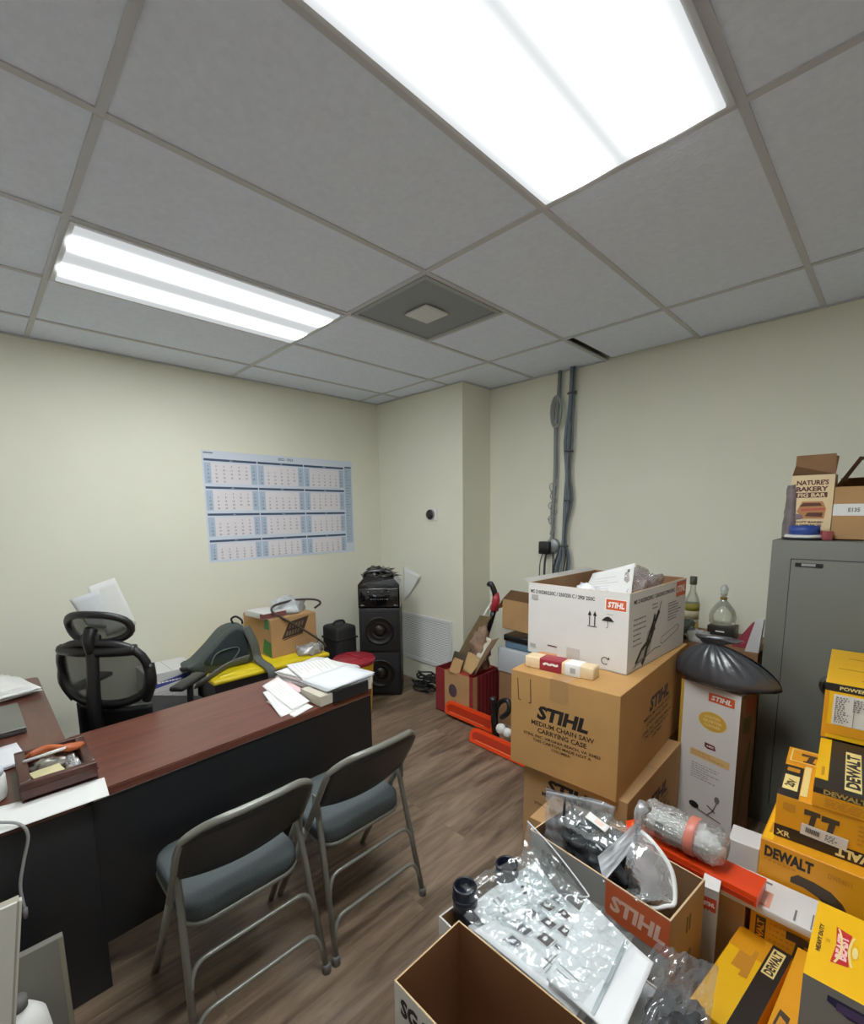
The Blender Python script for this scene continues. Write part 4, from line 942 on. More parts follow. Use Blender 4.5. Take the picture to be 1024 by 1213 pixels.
PF += [('l', [(.09, .16), (.13, .14), (.24, .125)], .006, INKG), ('d', .105, .155, .025, .018, INK), ('l', [(.17, .13), (.20, .17), (.215, .22)], .006, INKG), ('d', .215, .235, .012, .018, INKG), ('l', [(.17, .185), (.21, .165)], .006, INK)]
carton('trimmer_carton', 'tall narrow white carton with a mustard disc, standing before the steel cabinet', 'box', (-.729, 2.53, 0, -14.6, .287, .15, .795), WCARD, seams=False, facem={'R': KRAFTD, 'L': KRAFTD}, P={'F': PF, 'R': [('r', .01, 0, .14, .795, KRAFTD), ('r', .05, .70, .12, .77, mat('dull_orange', (150, 70, 40), .6)), ('r', .03, .60, .10, .68, mat('olive_ink', (96, 84, 30), .7)), ('l', [(.03, .1), (.11, .55)], .02, mat('olive_ink', (96, 84, 30), .7))]})
# black bag on it
BAG = mat('black_bin_liner', (58, 60, 64), .28, var=.1, scale=8, bump=.4, bscale=14, spec=.8)
def bagfn(u, v):
    a = u*2*math.pi; r = v
    rad = 1+.10*math.cos(a*2+.6)+.05*math.sin(a*3)+.05*max(0, math.cos(a-.05))**3
    fold = .5*abs(math.sin(a*9+2*noise.noise((a, 3, 2))))
    k = math.sin(math.pi*min(1, r*1.0))**.6 if r < 1 else 0
    if r < .5:   # underside
        R_ = (r/.5)**.7; z = .0+.05*max(0, R_-.6)/.4*.6
    else:
        q = (r-.5)/.5; R_ = (1-q**1.6)**.75*(1-.05*fold)+.03*(1-q); z = .03+.185*q**.75-.022*fold*math.sin(math.pi*q)
    x = .20*rad*R_*math.cos(a)-.0*r; y = .125*rad*R_*math.sin(a)
    return (x-.06*max(0, (r-.5)/.5)*.9, y-.02*max(0, (r-.5)/.5), z)
t = thing('bin_liner_bag', 'knotted black plastic bag lying on the tall white carton', 'bag', (-.545, 2.55, .797))
MB().grid(72, 26, bagfn, BAG).build('bag', t)
MB().grid(14, 8, lambda u, v: (-.06+(.03+.06*v)*math.cos(u*6.283)*1.2+.03*v, -.02+(.012+.03*v)*math.sin(u*6.283), .205+.035*v+.014*nz((u*5, v*3, 1))), BAG).build('knot', t)

# ------------------------------------------------------------------ things behind the stack
carton('moving_carton', 'plain brown carton against the back wall carrying the bottles, mostly hidden', 'box', (-1.08, 2.93, 0, 0, .60, .42, .885), KRAFTD)
ZB = .886
t = thing('liquor_bottle', 'tall clear bottle with yellow label against the back wall, left of the decanter', 'bottle', (-.868, 3.12, ZB))
GLASS = clear_mat('clear_glass', tint=(240, 242, 234), solid=.10, rough=.03, bump=0, shine=.03)
MB().lathe([(.036, 0), (.040, .006), (.040, .21), (.034, .235), (.017, .275), (.015, .34), (.018, .345), (.018, .36)], GLASS, None, 24).build('glass', t)
MB().lathe([(.0405, .04), (.0412, .042), (.0412, .075), (.0405, .077)], mat('yellow_label', (214, 176, 50), .6), None, 24).lathe([(.0415, .10), (.0415, .2)], mat('pale_label', (222, 208, 170), .6), None, 24).lathe([(.042, .155), (.042, .20)], mat('olive_label', (128, 116, 30), .6), None, 24).build('label', t)
MB().lathe([(.019, .315), (.02, .317), (.02, .365), (.0, .367)], mat('dark_green_foil', (52, 58, 40), .4), None, 18).build('neck_foil', t)
t = thing('decanter', 'round clear glass decanter tied at the neck, on a small black box', 'decanter', (-.705, 3.14, ZB+.089))
MB().lathe([(.055, 0), (.068, .01), (.072, .05), (.06, .09), (.035, .125), (.014, .15), (.013, .17), (.02, .185)], GLASS, None, 28).build('glass', t)
MB().lathe([(.016, .148), (.019, .153), (.019, .162), (.016, .166)], mat('gold_tie', (120, 96, 40), .4, metal=.5), None, 16).build('neck_tie', t)
MB().lathe([(.008, .17), (.018, .19), (.024, .215), (.012, .235), (0, .24)], clear_mat('cellophane', solid=.3), None, 10).build('stopper', t)
t = thing('small_carton', 'small black box with white lettering under the glass decanter', 'box', (-.765, 3.07, ZB))
mb = MB().box((0, 0, 0), (.135, .13, .087), BLK, bev=.002); prints(mb, face_M('F', .135, .13, .087), [('r', .0, .028, .135, .034, INKG), ('r', .045, .054, .09, .062, OWHITE), ('r', .01, .008, .12, .02, INKG)]); mb.build('carton_body', t)
crumple('plastic_bag', 'crumpled clear green plastic bag left of the bottles', 'plastic bag', (-.905, 2.99, ZB), (.09, .045, .085), clear_mat('greenish_film', tint=(150, 176, 162), solid=.35, bump=1, base=(120, 150, 136)), 0, 6, .6, n=34, amp=.6)
crumple('plastic_bag', 'crumpled clear plastic bag in front of the small black box', 'plastic bag', (-.78, 2.97, ZB), (.075, .035, .05), CLEAR2, 0, 7, .5, n=24)
tag(MB().prism([(-.62, .0), (-.52, .0), (-.505, .16), (-.53, .15)], 0, .03, mat('crimson_card', (146, 44, 60), .6), T(0, 3.03, ZB) @ RX(90)).build('crimson_folder'), 'crimson card folder leaning behind the black bag', 'folder')
tag(MB().prism([(-.545, .0), (-.482, .0), (-.470, .182), (-.505, .182)], 0, .04, WCARD2, T(0, 2.985, ZB) @ RX(90)).build('narrow_carton'), 'narrow white carton leaning against the cabinet side', 'box')

# left of the stack: crate, torn cardboard, bins
RB = mat('dark_red_board', (132, 34, 40), .55, var=.1, scale=8); RBD = mat('maroon_stripe', (86, 24, 28), .6); PUR = mat('purple_ink', (74, 56, 66), .6)
t = carton('red_carton', 'open red and tan carton on the floor beside the corner column', 'box', (-2.66, 2.665, 0, 0, .41, .34, .375), RB, closed=False, inner=RB, edge=RB, wall=.008, P={
    'F': [('r', .105, 0, .372, .375, KRAFT2), ('d', .195, .215, .045, .055, PUR)], 'R': [('r', 0, 0, .05, .375, KRAFT2)]+[('r', .07+.045*k, .0, .09+.045*k, .375, RBD) for k in range(6)]})
MB().box((.12, .004, .36), (.36, .34, .378), mat('bright_red_board', (176, 52, 40), .5)).build('lid_flap', t)
def torn(name, label, cat, P_, m, th=.004, parent=None):
    o = sheet(name, label, cat, P_, m, thick=th, curl=.014, group='torn cardboard by the column'); return o
torn('cardboard_piece', 'long olive-brown strip of torn cardboard leaning against the column', 'cardboard', [(-2.60, 2.85, .40), (-2.50, 2.82, .40), (-2.32, 2.98, .80), (-2.45, 3.0, .79)], mat('olive_cardboard', (98, 80, 50), .9))
torn('cardboard_piece', 'short tan cardboard flap sticking up from the front of the red carton', 'cardboard', [(-2.50, 2.66, .36), (-2.40, 2.66, .36), (-2.40, 2.72, .47), (-2.49, 2.72, .48)], KRAFT2)
torn('cardboard_piece', 'brown curled cardboard strip on the right of the torn pieces', 'cardboard', [(-2.32, 2.76, .385), (-2.26, 2.70, .385), (-2.10, 2.80, .70), (-2.22, 2.84, .64)], mat('dull_brown_cardboard', (112, 88, 62), .9))
torn('cardboard_piece', 'tan box corner lying on top of the red carton', 'cardboard', [(-2.40, 2.70, .40), (-2.27, 2.67, .40), (-2.27, 2.80, .50), (-2.40, 2.80, .52)], mat('pale_tan_cardboard', (178, 142, 92), .9))
torn('cardboard_piece', 'dark lumpy torn cardboard behind the front flap of the red carton', 'cardboard', [(-2.57, 2.76, .39), (-2.42, 2.74, .39), (-2.42, 2.80, .50), (-2.56, 2.80, .50)], mat('dark_olive_cardboard', (62, 52, 36), .9))
crumple('brown_paper', 'crumpled pinkish brown wrapping paper between the torn cardboard pieces', 'paper', (-2.34, 2.87, .40), (.08, .07, .19), mat('brown_wrapping_paper', (140, 110, 90), .85, var=.3, scale=18), 0, 4, .7, n=26, amp=.5)
torn('foam_sheet', 'cream foam sheet standing among the torn cardboard', 'foam', [(-2.33, 2.79, .50), (-2.22, 2.77, .50), (-2.20, 2.83, .66), (-2.28, 2.85, .67)], mat('cream_foam', (214, 204, 182), .8), .01)
t = thing('pole_tool', 'red and black handled tool sticking up beside the corner column', 'tool', (-2.46, 3.0, .40))
MB().tube([(0, 0, 0), (.07, .08, .36), (.085, .09, .43)], [.02, .022, .024], BLACKP, seg=10).build('shaft', t)
MB().tube([(.0, -.02, .3), (.07, .075, .50)], .009, mat('white_plastic', (228, 228, 224), .4), seg=8).build('white_rod', t)
MB().tube([(.085, .09, .43), (.10, .10, .52), (.095, .10, .58)], [.036, .034, .026], mat('red_plastic', (176, 40, 54), .4), seg=10).build('grip', t)
MB().tube([(.10, .10, .52), (.085, .09, .60), (.055, .08, .66), (.03, .08, .64)], [.026, .024, .022, .018], BLACKP, seg=10, sub=3).build('end_cap', t)
carton('plain_carton', 'brown carton on the floor half hidden behind the stacked case cartons', 'box', (-2.13, 2.84, 0, 0, .46, .48, .42), KRAFTD)
tag(MB().box((-.0, 0, 0), (.44, .40, .19), mat('pale_grey_plastic', (176, 180, 184), .5), bev=.012).build('grey_bin', None, (-2.14, 2.83, .422)), 'pale grey plastic bin on the half-hidden brown carton', 'bin')
tag(MB().box((0, 0, 0), (.36, .34, .055), mat('steel_blue_plastic', (84, 112, 132), .5), bev=.01).build('blue_case', None, (-2.09, 2.86, .613)), 'steel-blue flat case on the pale grey bin', 'case')
tag(MB().box((0, 0, 0), (.34, .32, .05), BLACKP, bev=.01).build('black_case', None, (-2.10, 2.85, .67)), 'black flat case on top of the steel-blue case', 'case')
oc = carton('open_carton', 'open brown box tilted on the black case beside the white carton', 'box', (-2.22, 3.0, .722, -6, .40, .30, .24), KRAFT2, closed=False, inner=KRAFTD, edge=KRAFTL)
MB().add([(0, 0, .24), (.4, 0, .24), (.4, .10, .30), (0, .10, .30)], [(0, 1, 2, 3), (3, 2, 1, 0)], KRAFTD).build('front_flap', oc)
MB().add([(0, 0, .24), (0, .3, .24), (-.06, .28, .16), (-.08, .02, .14)], [(0, 1, 2, 3), (3, 2, 1, 0)], KRAFT2).build('side_flap', oc)

SCO = mat('orange_plastic', (232, 62, 18), .35); SCD = mat('dark_orange_plastic', (176, 40, 14), .4)
def scabbard(name, label, loc, rot, L=.46, h=.10, group=None):
    t = thing(name, label, 'blade cover', loc, 0, group); t.rotation_euler = rot
    out = [(0, .02), (.02, 0), (L, 0), (L, h)]+[(h*.5-.5*h*math.sin(a*math.pi/10), h*.5+.5*h*math.cos(a*math.pi/10)) for a in range(0, 9)]
    M0 = RX(90)
    MB().prism(out, -.012, .012, SCO, M0).build('cover_body', t)
    inn = [(x*.88+.025 if x < L*.9 else L-.015, h*.5+(y-h*.5)*.55) for x, y in out]
    MB().prism(inn, .012, .0135, SCD, M0).build('recess', t)
    MB().box((.06, -.0155, .022), (L*.85, -.012, .028), mat('bright_orange_plastic', (250, 120, 70), .3), bev=.001).build('raised_rib', t)
    return t
scabbard('bar_cover', 'orange chain bar cover leaning on the red carton', (-2.51, 2.62, .03), (R(-14), 0, R(-2)), .50, .11, 'orange bar covers')
scabbard('bar_cover', 'orange chain bar cover on the floor, nearest the camera of that pair', (-2.09, 2.43, .006), (R(-22), R(0), R(-2)), .50, .105, 'orange bar covers')
scabbard('bar_cover', 'orange cover half hidden behind the black handle by the case cartons', (-1.92, 2.74, .006), (R(-14), 0, 0), .25, .11, 'orange bar covers')
t = thing('looped_tool', 'black looped tool handle with white wing nuts by the orange bar covers', 'tool part', (-1.86, 2.50, .0))
MB().tube([(-.05, 0, .10), (-.06, 0, .22), (-.02, .02, .33), (.05, .02, .36), (.07, .0, .30), (.02, -.02, .24)], .018, BLACKP, seg=8, sub=4).tube([(-.07, 0, .36), (-.05, 0, .25), (-.03, 0, .05), (-.04, 0, .0)], .022, BLACKP, seg=8, sub=3).build('loop', t)
MB().lathe([(0, -.02), (.035, -.01), (.035, .015), (0, .02)], PAPER, T(.03, -.03, .17) @ RX(70), 12).lathe([(0, -.02), (.03, -.01), (.03, .015), (0, .02)], PAPER, T(.085, -.03, .16) @ RX(60), 12).build('wing_nuts', t)

# ------------------------------------------------------------------ yellow power-tool cartons, right side
DWY = [logo]
def dw(x, y, h, w, m, rot=0): return ('t', 'DEWALT', x, y, h, m, {'b': .06, 'w': w, 'rot': rot})
TOOLG = mat('tool_print_dark', (58, 42, 24), .6); YPALE = mat('pale_yellow_ink', (238, 214, 130), .6); AMB = mat('amber_ink', (200, 128, 14), .6); STK = mat('sticker_white', (222, 214, 200), .6)
def drill(x, y, s, m=TOOLG):
    return [('p', [(x, y), (x+.05*s, y+.004*s), (x+.05*s, y+.022*s), (x, y+.024*s)], m), ('p', [(x+.022*s, y+.003*s), (x+.04*s, y+.003*s), (x+.034*s, y-.04*s), (x+.016*s, y-.04*s)], m), ('p', [(x+.008*s, y-.04*s), (x+.042*s, y-.04*s), (x+.042*s, y-.052*s), (x+.008*s, y-.052*s)], m)]
def sawprint(x, y, s, m=TOOLG):
    return [('p', [(x, y+.015*s), (x+.015*s, y+.03*s), (x+.05*s, y+.028*s), (x+.085*s, y+.02*s), (x+.11*s, y), (x+.13*s, y-.035*s), (x+.10*s, y-.04*s), (x+.06*s, y-.01*s), (x+.03*s, y), (x, y)], m)]
# bottom tall one
carton('tool_carton', 'yellow tool box with a black saw picture, under the stack by the cabinet', 'box', (-.236, 1.746, 0, 0, .262, .42, .585), YELD, seams=False, group='yellow tool boxes',
       P={'F': [('t', 'DEWALT', .075, .548, .034, BLK, {'b': .055, 'w': .125})]+fakelines(.015, .515, .10, .532, 2, .006, AMB)+sawprint(.085, .475, 1.15)+[('t', 'DWE4011', .20, .548, .016, AMB, {'b': .03, 'w': .055})]+drill(.04, .38, 1)+fakelines(.02, .2, .2, .32, 5, .007, AMB), 'T': [('r', .004, .008, .03, .40, YEL), ('l', [(.018, .05), (.018, .12)], .008, AMB)]})
carton('tool_carton', 'yellow tool box with drill pictures and barcode sticker, second up by the cabinet', 'box', (-.21, 1.79, .587, 3, .32, .40, .146), YELD, seams=False, group='yellow tool boxes',
       P={'F': [('r', 0, 0, .32, .042, BLK), ('t', 'DEWALT', .22, .021, .026, YPALE, {'b': .05, 'w': .13, 'rot': 180}), ('r', .018, .10, .05, .125, AMB), ('t', 'XR', .025, .016, .018, YPALE, {'b': .02})]+drill(.072, .105, .8)+drill(.115, .10, .85)+fakelines(.2, .06, .3, .13, 5, .006, AMB),
          'T': [('r', .0, .0, .055, .24, BLK), ('r', .008, .05, .048, .16, YPALE), ('t', '20V', .028, .10, .022, BLK, {'b': .05, 'rot': 80}), ('r', .01, .19, .045, .22, AMB), ('r', .057, .03, .075, .26, YPALE), ('r', .0, .27, .32, .40, YELD), ('r', .01, .28, .10, .39, YPALE), ('r', .014, .284, .096, .386, YELD)]+drill(.04, .34, 1)})
sk = MB(); sk.box((0, 0, 0), (.112, .0015, .038), STK); prints(sk, face_M('F', 0, 0, 0), [('r', .012+.0035*k, .012, .014+.0035*k, .030, INK) for k in range(10)]+fakelines(.06, .008, .10, .032, 4, .004, INKG)); 
tag(sk.build('barcode_sticker', None, (-.143, 1.7905, .625), (R(4), R(3), R(3))), 'white barcode sticker stuck on the second yellow tool box', 'sticker')
carton('tool_carton', 'black-topped yellow tool box with a yellow name plate, upper in the stack by the cabinet', 'box', (-.122, 1.79, .735, 3, .30, .41, .064), YELD, seams=False, group='yellow tool boxes', facem={'T': BLK},
       P={'F': [('r', 0, .044, .30, .064, BLK), ('t', 'DEWALT', .075, .054, .014, mat('dull_gold_ink', (170, 140, 70), .6), {'b': .04, 'w': .10})]+fakelines(.03, .008, .25, .036, 4, .004, AMB),
          'T': [('r', .0, .06, .032, .41, YEL), ('l', [(.018, .09), (.018, .16)], .008, AMB), ('r', .072, .03, .112, .33, YPALE), ('t', 'DEWALT', .092, .18, .030, BLK, {'b': .05, 'rot': 90, 'w': .26})]})
carton('black_carton', 'dark carton standing behind the yellow tool box stack, mostly hidden', 'box', (-.13, 2.24, 0, 0, .36, .50, .80), mat('dark_carton', (40, 36, 30), .6), seams=False)
o1 = carton('tool_carton', 'yellow tool box with a big white shipping label, topmost at the right frame edge', 'box', (-.146, 2.21, .802, 3, .35, .55, .213), YEL, seams=False, group='yellow tool boxes',
       P={'F': [('r', 0, .183, .35, .213, BLK), ('t', 'POWERTOOLS', .11, .198, .012, YPALE, {'b': .03, 'w': .14}), ('r', 0, 0, .012, .183, YELD)]+fakelines(.02, .02, .10, .035, 1, .006, AMB)+[('r', .012, .02, .35, .055, YELD)], 'T': [('l', [(.03, .22), (.3, .21)], .012, AMB), ('l', [(.02, .30), (.35, .30)], .004, YELD), ('l', [(.06, .40), (.3, .40)], .012, AMB), ('l', [(.10, .08), (.30, .07)], .012, AMB)]})
lb = MB().box((0, -.0012, 0), (.25, 0, .115), STK); prints(lb, T(0, -.0012, 0) @ face_M('F', 0, 0, 0), fakelines(.006, .008, .05, .108, 13, .005, INKG)+fakelines(.055, .06, .09, .108, 6, .005, INKG)+[('r', .058, .0, .0595, .1, INKG), ('r', .10, .0, .1015, .02, INKG)]); lb.build('shipping_label', o1, (.026, -.0005, .058))
# lower group
carton('tool_carton', 'narrow yellow tool box with vertical print, in front of the saw-picture box', 'box', (-.225, 1.60, 0, 0, .19, .13, .436), YELD, seams=False, group='yellow tool boxes',
       P={'F': [('r', .014, .30, .04, .42, TOOLG), ('t', 'DEWALT', .027, .36, .016, YELD, {'b': .04, 'rot': 90, 'w': .10})]+fakelines(.05, .30, .12, .42, 7, .006, AMB)+drill(.09, .39, 1.1)})
carton('tool_carton', 'low yellow tool box with a black top band, before the narrow one', 'box', (-.292, 1.243, 0, -7, .135, .365, .35), YEL, seams=False, group='yellow tool boxes',
       P={'T': [('r', .086, .0, .135, .365, BLK), ('r', .092, .24, .122, .352, YPALE), ('t', 'DEWALT', .107, .296, .020, BLK, {'b': .05, 'rot': 90, 'w': .10}), ('r', .03, .20, .06, .27, AMB), ('r', .0, .27, .086, .365, YELD), ('p', [(.055, .18), (.075, .185), (.07, .30), (.06, .30)], AMB)]})
carton('tool_carton', 'tall yellow tool box at the right edge carrying the yellow and grey box', 'box', (-.132, 1.19, 0, -4, .32, .395, .395), YELD, seams=False, group='yellow tool boxes',
       P={'L': [], 'T': [('p', [(.004, .03), (.03, .02), (.035, .14), (.012, .15)], TOOLG), ('p', [(.010, .04), (.026, .035), (.030, .12), (.016, .13)], AMB)]})
GREYC = mat('grey_printed_cardboard', (128, 124, 116), .6); NAVY = mat('navy_ink', (30, 28, 64), .5)
arcs = lambda cx, cy, r, a0, a1, w, m: [('l', [(cx+r*.35*math.cos(R(a)), cy+r*math.sin(R(a))) for a in range(a0, a1+1, 10)], w, m)]
carton('supply_carton', 'bright yellow topped grey box with a red emblem, in the lower right corner', 'box', (-.068, 1.235, .397, 0, .24, .275, .22), YEL, seams=False, facem={'F': GREYC, 'K': GREYC, 'L': GREYC, 'R': GREYC},
       P={'T': [('p', [(.040, .075), (.046, .14), (.042, .205), (.072, .195), (.066, .14), (.072, .085)], RED), ('t', 'BEAST', .0565, .14, .018, mat('pink_white_ink', (246, 190, 186), .5), {'b': .05, 'rot': 90, 'w': .085})]+arcs(.026, .14, .085, -45, 45, .004, YPALE)+arcs(.098, .14, .08, 140, 220, .004, YPALE)+
               [('d', .080, .14, .005, .02, YPALE), ('t', 'HEAVY DUTY', .016, .14, .008, TOOLG, {'b': .03, 'rot': 90, 'w': .10}), ('t', '5X', .031, .14, .007, AMB, {'b': .03, 'rot': 90})],
          'F': [('p', [(.044, .20), (.14, .20), (.14, .165), (.08, .168), (.044, .185)], NAVY), ('r', .06, .174, .13, .194, mat('mauve_ink', (74, 60, 100), .5))]})
# slim white carton with an orange tag + long white sheet, cover and wrapped bottle lying across
SLIM = mat('grey_white_card', (168, 164, 158), .65)
carton('slim_carton', 'slim white carton with an orange logo tag, standing right of the open logo carton', 'box', (-.338, 1.495, 0, 8, .046, .075, .505), SLIM, seams=False, facem={'R': KRAFT2, 'T': WCARD},
       P={'F': [('r', .004, .43, .042, .475, mat('red_tag', (180, 50, 40), .5)), ('t', 'STIHL', .023, .4525, .012, OWHITE, {'b': .05, 'w': .03})]+fakelines(.006, .2, .036, .46, 14, .004, INKLG), 'R': [('l', [(.02, .2), (.05, .45)], .012, TOOLG)]})
carton('support_carton', 'brown carton under the long flat white board, mostly hidden', 'box', (-.53, 1.60, 0, 0, .29, .13, .436), KRAFT2)
t = thing('flat_board', 'long flat white printed board lying across the boxes under the orange cover', 'board', (-.475, 1.585, .438))
mb = MB().box((0, 0, 0), (.435, .15, .022), WCARD, bev=.001); prints(mb, face_M('T', 0, 0, .022), [('r', .255, .01, .295, .085, mat('pink_orange_print', (226, 150, 124), .6)), ('r', .265, .02, .285, .075, mat('pale_pink', (238, 206, 190), .6)), ('r', .352, .01, .357, .06, INKG), ('r', .392, .005, .395, .075, INKG), ('r', .40, .005, .403, .075, INKG), ('r', .265, .12, .285, .13, INKG)]); mb.build('board', t)
carton('small_carton', 'small plain white box behind the orange cover and wrapped bottle', 'box', (-.335, 1.80, 0, 4, .09, .10, .50), WCARD2, seams=False)
t = scabbard('bar_cover', 'long orange cover lying across the boxes under the bubble-wrapped bottle', (-.63, 1.575, .477), (0, 0, R(-3.5)), .42, .035, 'orange bar covers')
for ch_ in list(t.children): bpy.data.objects.remove(ch_)
mb = MB(); mb.prism([(0, .05), (.02, .012), (.06, 0), (.425, .0), (.425, .105), (.06, .10), (.02, .088)], 0, .035, SCO); mb.prism([(.02, .05), (.03, .025), (.10, .02), (.16, .03), (.16, .07), (.10, .08), (.03, .075)], .035, .037, mat('bright_orange_plastic', (250, 90, 40), .3)); mb.prism([(.0, .0), (.42, -.003), (.42, .0), (.0, .01)], .004, .018, SCD); mb.build('cover_body', t)
del t['group']
t = thing('wrapped_bottle', 'bubble-wrapped bottle with green and white label on the long orange cover', 'bottle', (-.545, 1.622, .515), R(-3))
MB().lathe([(.02, 0), (.038, .005), (.042, .02), (.042, .19), (.035, .21), (.018, .225), (.018, .24)], mat('pale_bottle', (242, 240, 230), .35, var=.08, scale=20), T(0, 0, .048) @ RY(90), 20).build('bottle_body', t)
for dz in (-18, 24): MB().grid(4, 2, lambda u, v: (.035+.045*u*.6, -.0435*math.cos(R(dz+(v-.5)*26)), .048+.0435*math.sin(R(dz+(v-.5)*26))), mat('dark_green_label', (74, 98, 60), .5)).build('green_patch', t)
MB().lathe([(.0615, .132), (.063, .134), (.063, .158), (.0615, .16)], mat('pink_tape', (214, 120, 100), .35), T(0, 0, .060) @ RY(90), 24).build('pink_tape', t)
def bub(u, v):
    a = u*6.283; x = -.02+.265*v
    e = max(0, min(1, (v)/.08)) * max(0, min(1, (1-v)/.10)); e = e**.5
    r = .056*(.55+.45*e)+.005*abs(math.sin(a*9))*abs(math.sin(v*44))+.006*nz((u*6, v*7, 2), 1)
    return (x, r*math.cos(a), .060+r*math.sin(a))
MB().grid(72, 60, bub, clear_mat('bubble_wrap', solid=.2, rough=.07, bump=.6, bscale=60, shine=.22)).build('bubble_wrap', t)

# ------------------------------------------------------------------ open cartons in the foreground
SG = lambda x, y, h: ('t', 'SG 20', x, y, h, INKG, {'b': .05, 'w': h*3.1})
og = carton('logo_carton', 'open grey carton with an orange logo panel, full of bagged parts', 'box', (-.823, 1.292, 0, -6, .478, .225, .55), mat('grey_printed_card', (150, 148, 144), .6), closed=False, inner=KRAFTD, edge=KRAFTL, facem=None,
       P={'F': [('r', .286, .432, .478, .548, mat('rust_orange_ink', (206, 88, 44), .5)), logo('STIHL', .385, .488, .046, .165, mat('salmon_ink', (236, 190, 166), .5), .045, .15), ('t', 'SG 20', .095, .488, .034, INKG, {'b': .05, 'w': .10}), ('p', [(.31, .37), (.36, .35), (.37, .39), (.33, .41)], INKG)],
          'R': [('r', 0, 0, .225, .55, KRAFT2), ('t', 'II', .12, .47, .05, TOOLG, {'b': .03}), ('t', 'SG 20', .1, .36, .03, TOOLG, {'b': .03, 'w': .1})]})
carton('plain_carton', 'plain brown carton behind the open logo carton, before the case cartons', 'box', (-1.0, 1.555, 0, 2, .42, .20, .38), KRAFT2)
# bagged parts in it
def film(name, label, fn, m, nu=22, nv=16, group=None, th=0, loc=None):
    mb = MB(); pts = [Vector(fn(i/6, j/6)) for i in range(7) for j in range(7)]; c = sum(pts, Vector())/len(pts); c.z = min(p.z for p in pts)
    mb.grid(nu, nv, lambda u, v: Vector(fn(u, v))-c, m, thick=th)
    return tag(mb.build(name, None, c), label, 'plastic bag', group)
def quadfn(P, amp, fr, seed):
    P = [Vector(p) for p in P]; nm = (P[1]-P[0]).cross(P[3]-P[0]).normalized()
    def fn(u, v):
        p = P[0]*(1-u)*(1-v)+P[1]*u*(1-v)+P[2]*u*v+P[3]*(1-u)*v
        w = Vector((u*fr, v*fr, seed))
        return p+nm*amp*(noise.noise(w)+.6*(1-2*abs(noise.noise(w*2.1)))+.3*noise.noise(w*4.3))
    return fn
t = thing('zip_bag', 'clear zip bag with a black cord standing at the left of the logo carton', 'plastic bag', (-.76, 1.38, .44))
M2 = lambda P: quadfn([Vector(p)-Vector((-.76, 1.38, .44)) for p in P], .022, 2.4, 5)
MB().grid(26, 20, M2([(-.79, 1.33, .46), (-.62, 1.37, .46), (-.60, 1.46, .665), (-.83, 1.40, .66)]), CLEAR3).build('film', t)
MB().grid(26, 20, M2([(-.77, 1.37, .46), (-.60, 1.41, .46), (-.60, 1.465, .665), (-.83, 1.405, .66)]), CLEAR3).build('film', t)
MB().tube([(-.07, .02, .20), (.04, .05, .21), (.15, .08, .215)], .004, mat('zip_white', (222, 224, 226), .4), seg=6, sub=4).build('zip_seal', t)
MB().tube([(.0, .03, .21), (.02, -.01, .15), (.07, -.03, .11), (.10, -.04, .05)], .005, BLACKP, seg=7, sub=4).tube([(.02, .03, .20), (.06, .02, .13), (.12, .0, .07)], .004, BLACKP, seg=7, sub=4).build('cord', t)
crumple('bagged_part', 'dark grey plastic part in a shiny clear bag, middle of the logo carton', 'tool part', (-.615, 1.38, .47), (.115, .075, .085), mat('shiny_dark_grey', (52, 56, 60), .18, var=.4, scale=14, bump=.6, bscale=18, spec=.9), -.1, 3.7, .7, n=40, amp=.35)
film('clear_bag', 'clear film wrapped around the dark grey part in the logo carton', quadfn([(-.75, 1.33, .60), (-.55, 1.30, .61), (-.53, 1.43, .63), (-.70, 1.45, .63)], .02, 3, 8), CLEAR)
sheet('tag_card', 'small white and pinkish card on the dark grey bagged part', 'card', [(-.66, 1.36, .645), (-.58, 1.335, .645), (-.575, 1.36, .655), (-.655, 1.385, .655)], PAPER, curl=.004, items=[(.4, .2, .4, .6, mat('pale_pink', (238, 206, 190), .6))])
t = thing('mesh_pouch', 'clear tied pouch with white rim and pinkish parts, right in the logo carton', 'pouch', (-.46, 1.37, .46))
cO = Vector((-.46, 1.37, .46))
rim = [(-.505, 1.41, .655), (-.45, 1.39, .645), (-.39, 1.37, .60), (-.365, 1.33, .54), (-.38, 1.30, .535), (-.41, 1.275, .525)]
MB().tube([Vector(p)-cO for p in rim], .0065, PAPER, seg=8, sub=5).build('white_rim', t)
def pouch(u, v):
    a = Vector(rim[0]); 
    k = v*(len(rim)-1); i = min(len(rim)-2, int(k)); f = k-i
    e = Vector(rim[i]).lerp(Vector(rim[i+1]), f); base = Vector((-.50, 1.33, .50))
    p = base.lerp(e, u); return p-cO+Vector((0, -.05, .035))*math.sin(u*3.14)+Vector((.01, .01, .015))*nz((u*5, v*5, 3), 1)
MB().grid(20, 24, pouch, CLEAR2).build('film', t)
crumple('contents', None, None, (.0, -.015, .02), (.045, .03, .07), mat('pinkish_parts', (150, 116, 116), .4, var=.35, scale=30), 0, 5, .7, n=24, amp=.4, parent=t)
MB().grid(14, 12, quadfn([Vector(p)-cO for p in [(-.58, 1.29, .585), (-.545, 1.26, .535), (-.49, 1.40, .64), (-.50, 1.42, .69)]], .012, 3, 1), mat('milky_film_flap', (206, 208, 212), .25, alpha=.85)).build('flap', t)
MB().lathe([(.012, -.006), (.014, 0), (.012, .006)], BLACKM, T(-.045, .035, .185), 12).tube([(-.045, .035, .185), (-.045, .04, .25), (-.03, .045, .28)], [.010, .016, .022], CLEAR2, seg=10).build('tied_neck', t)

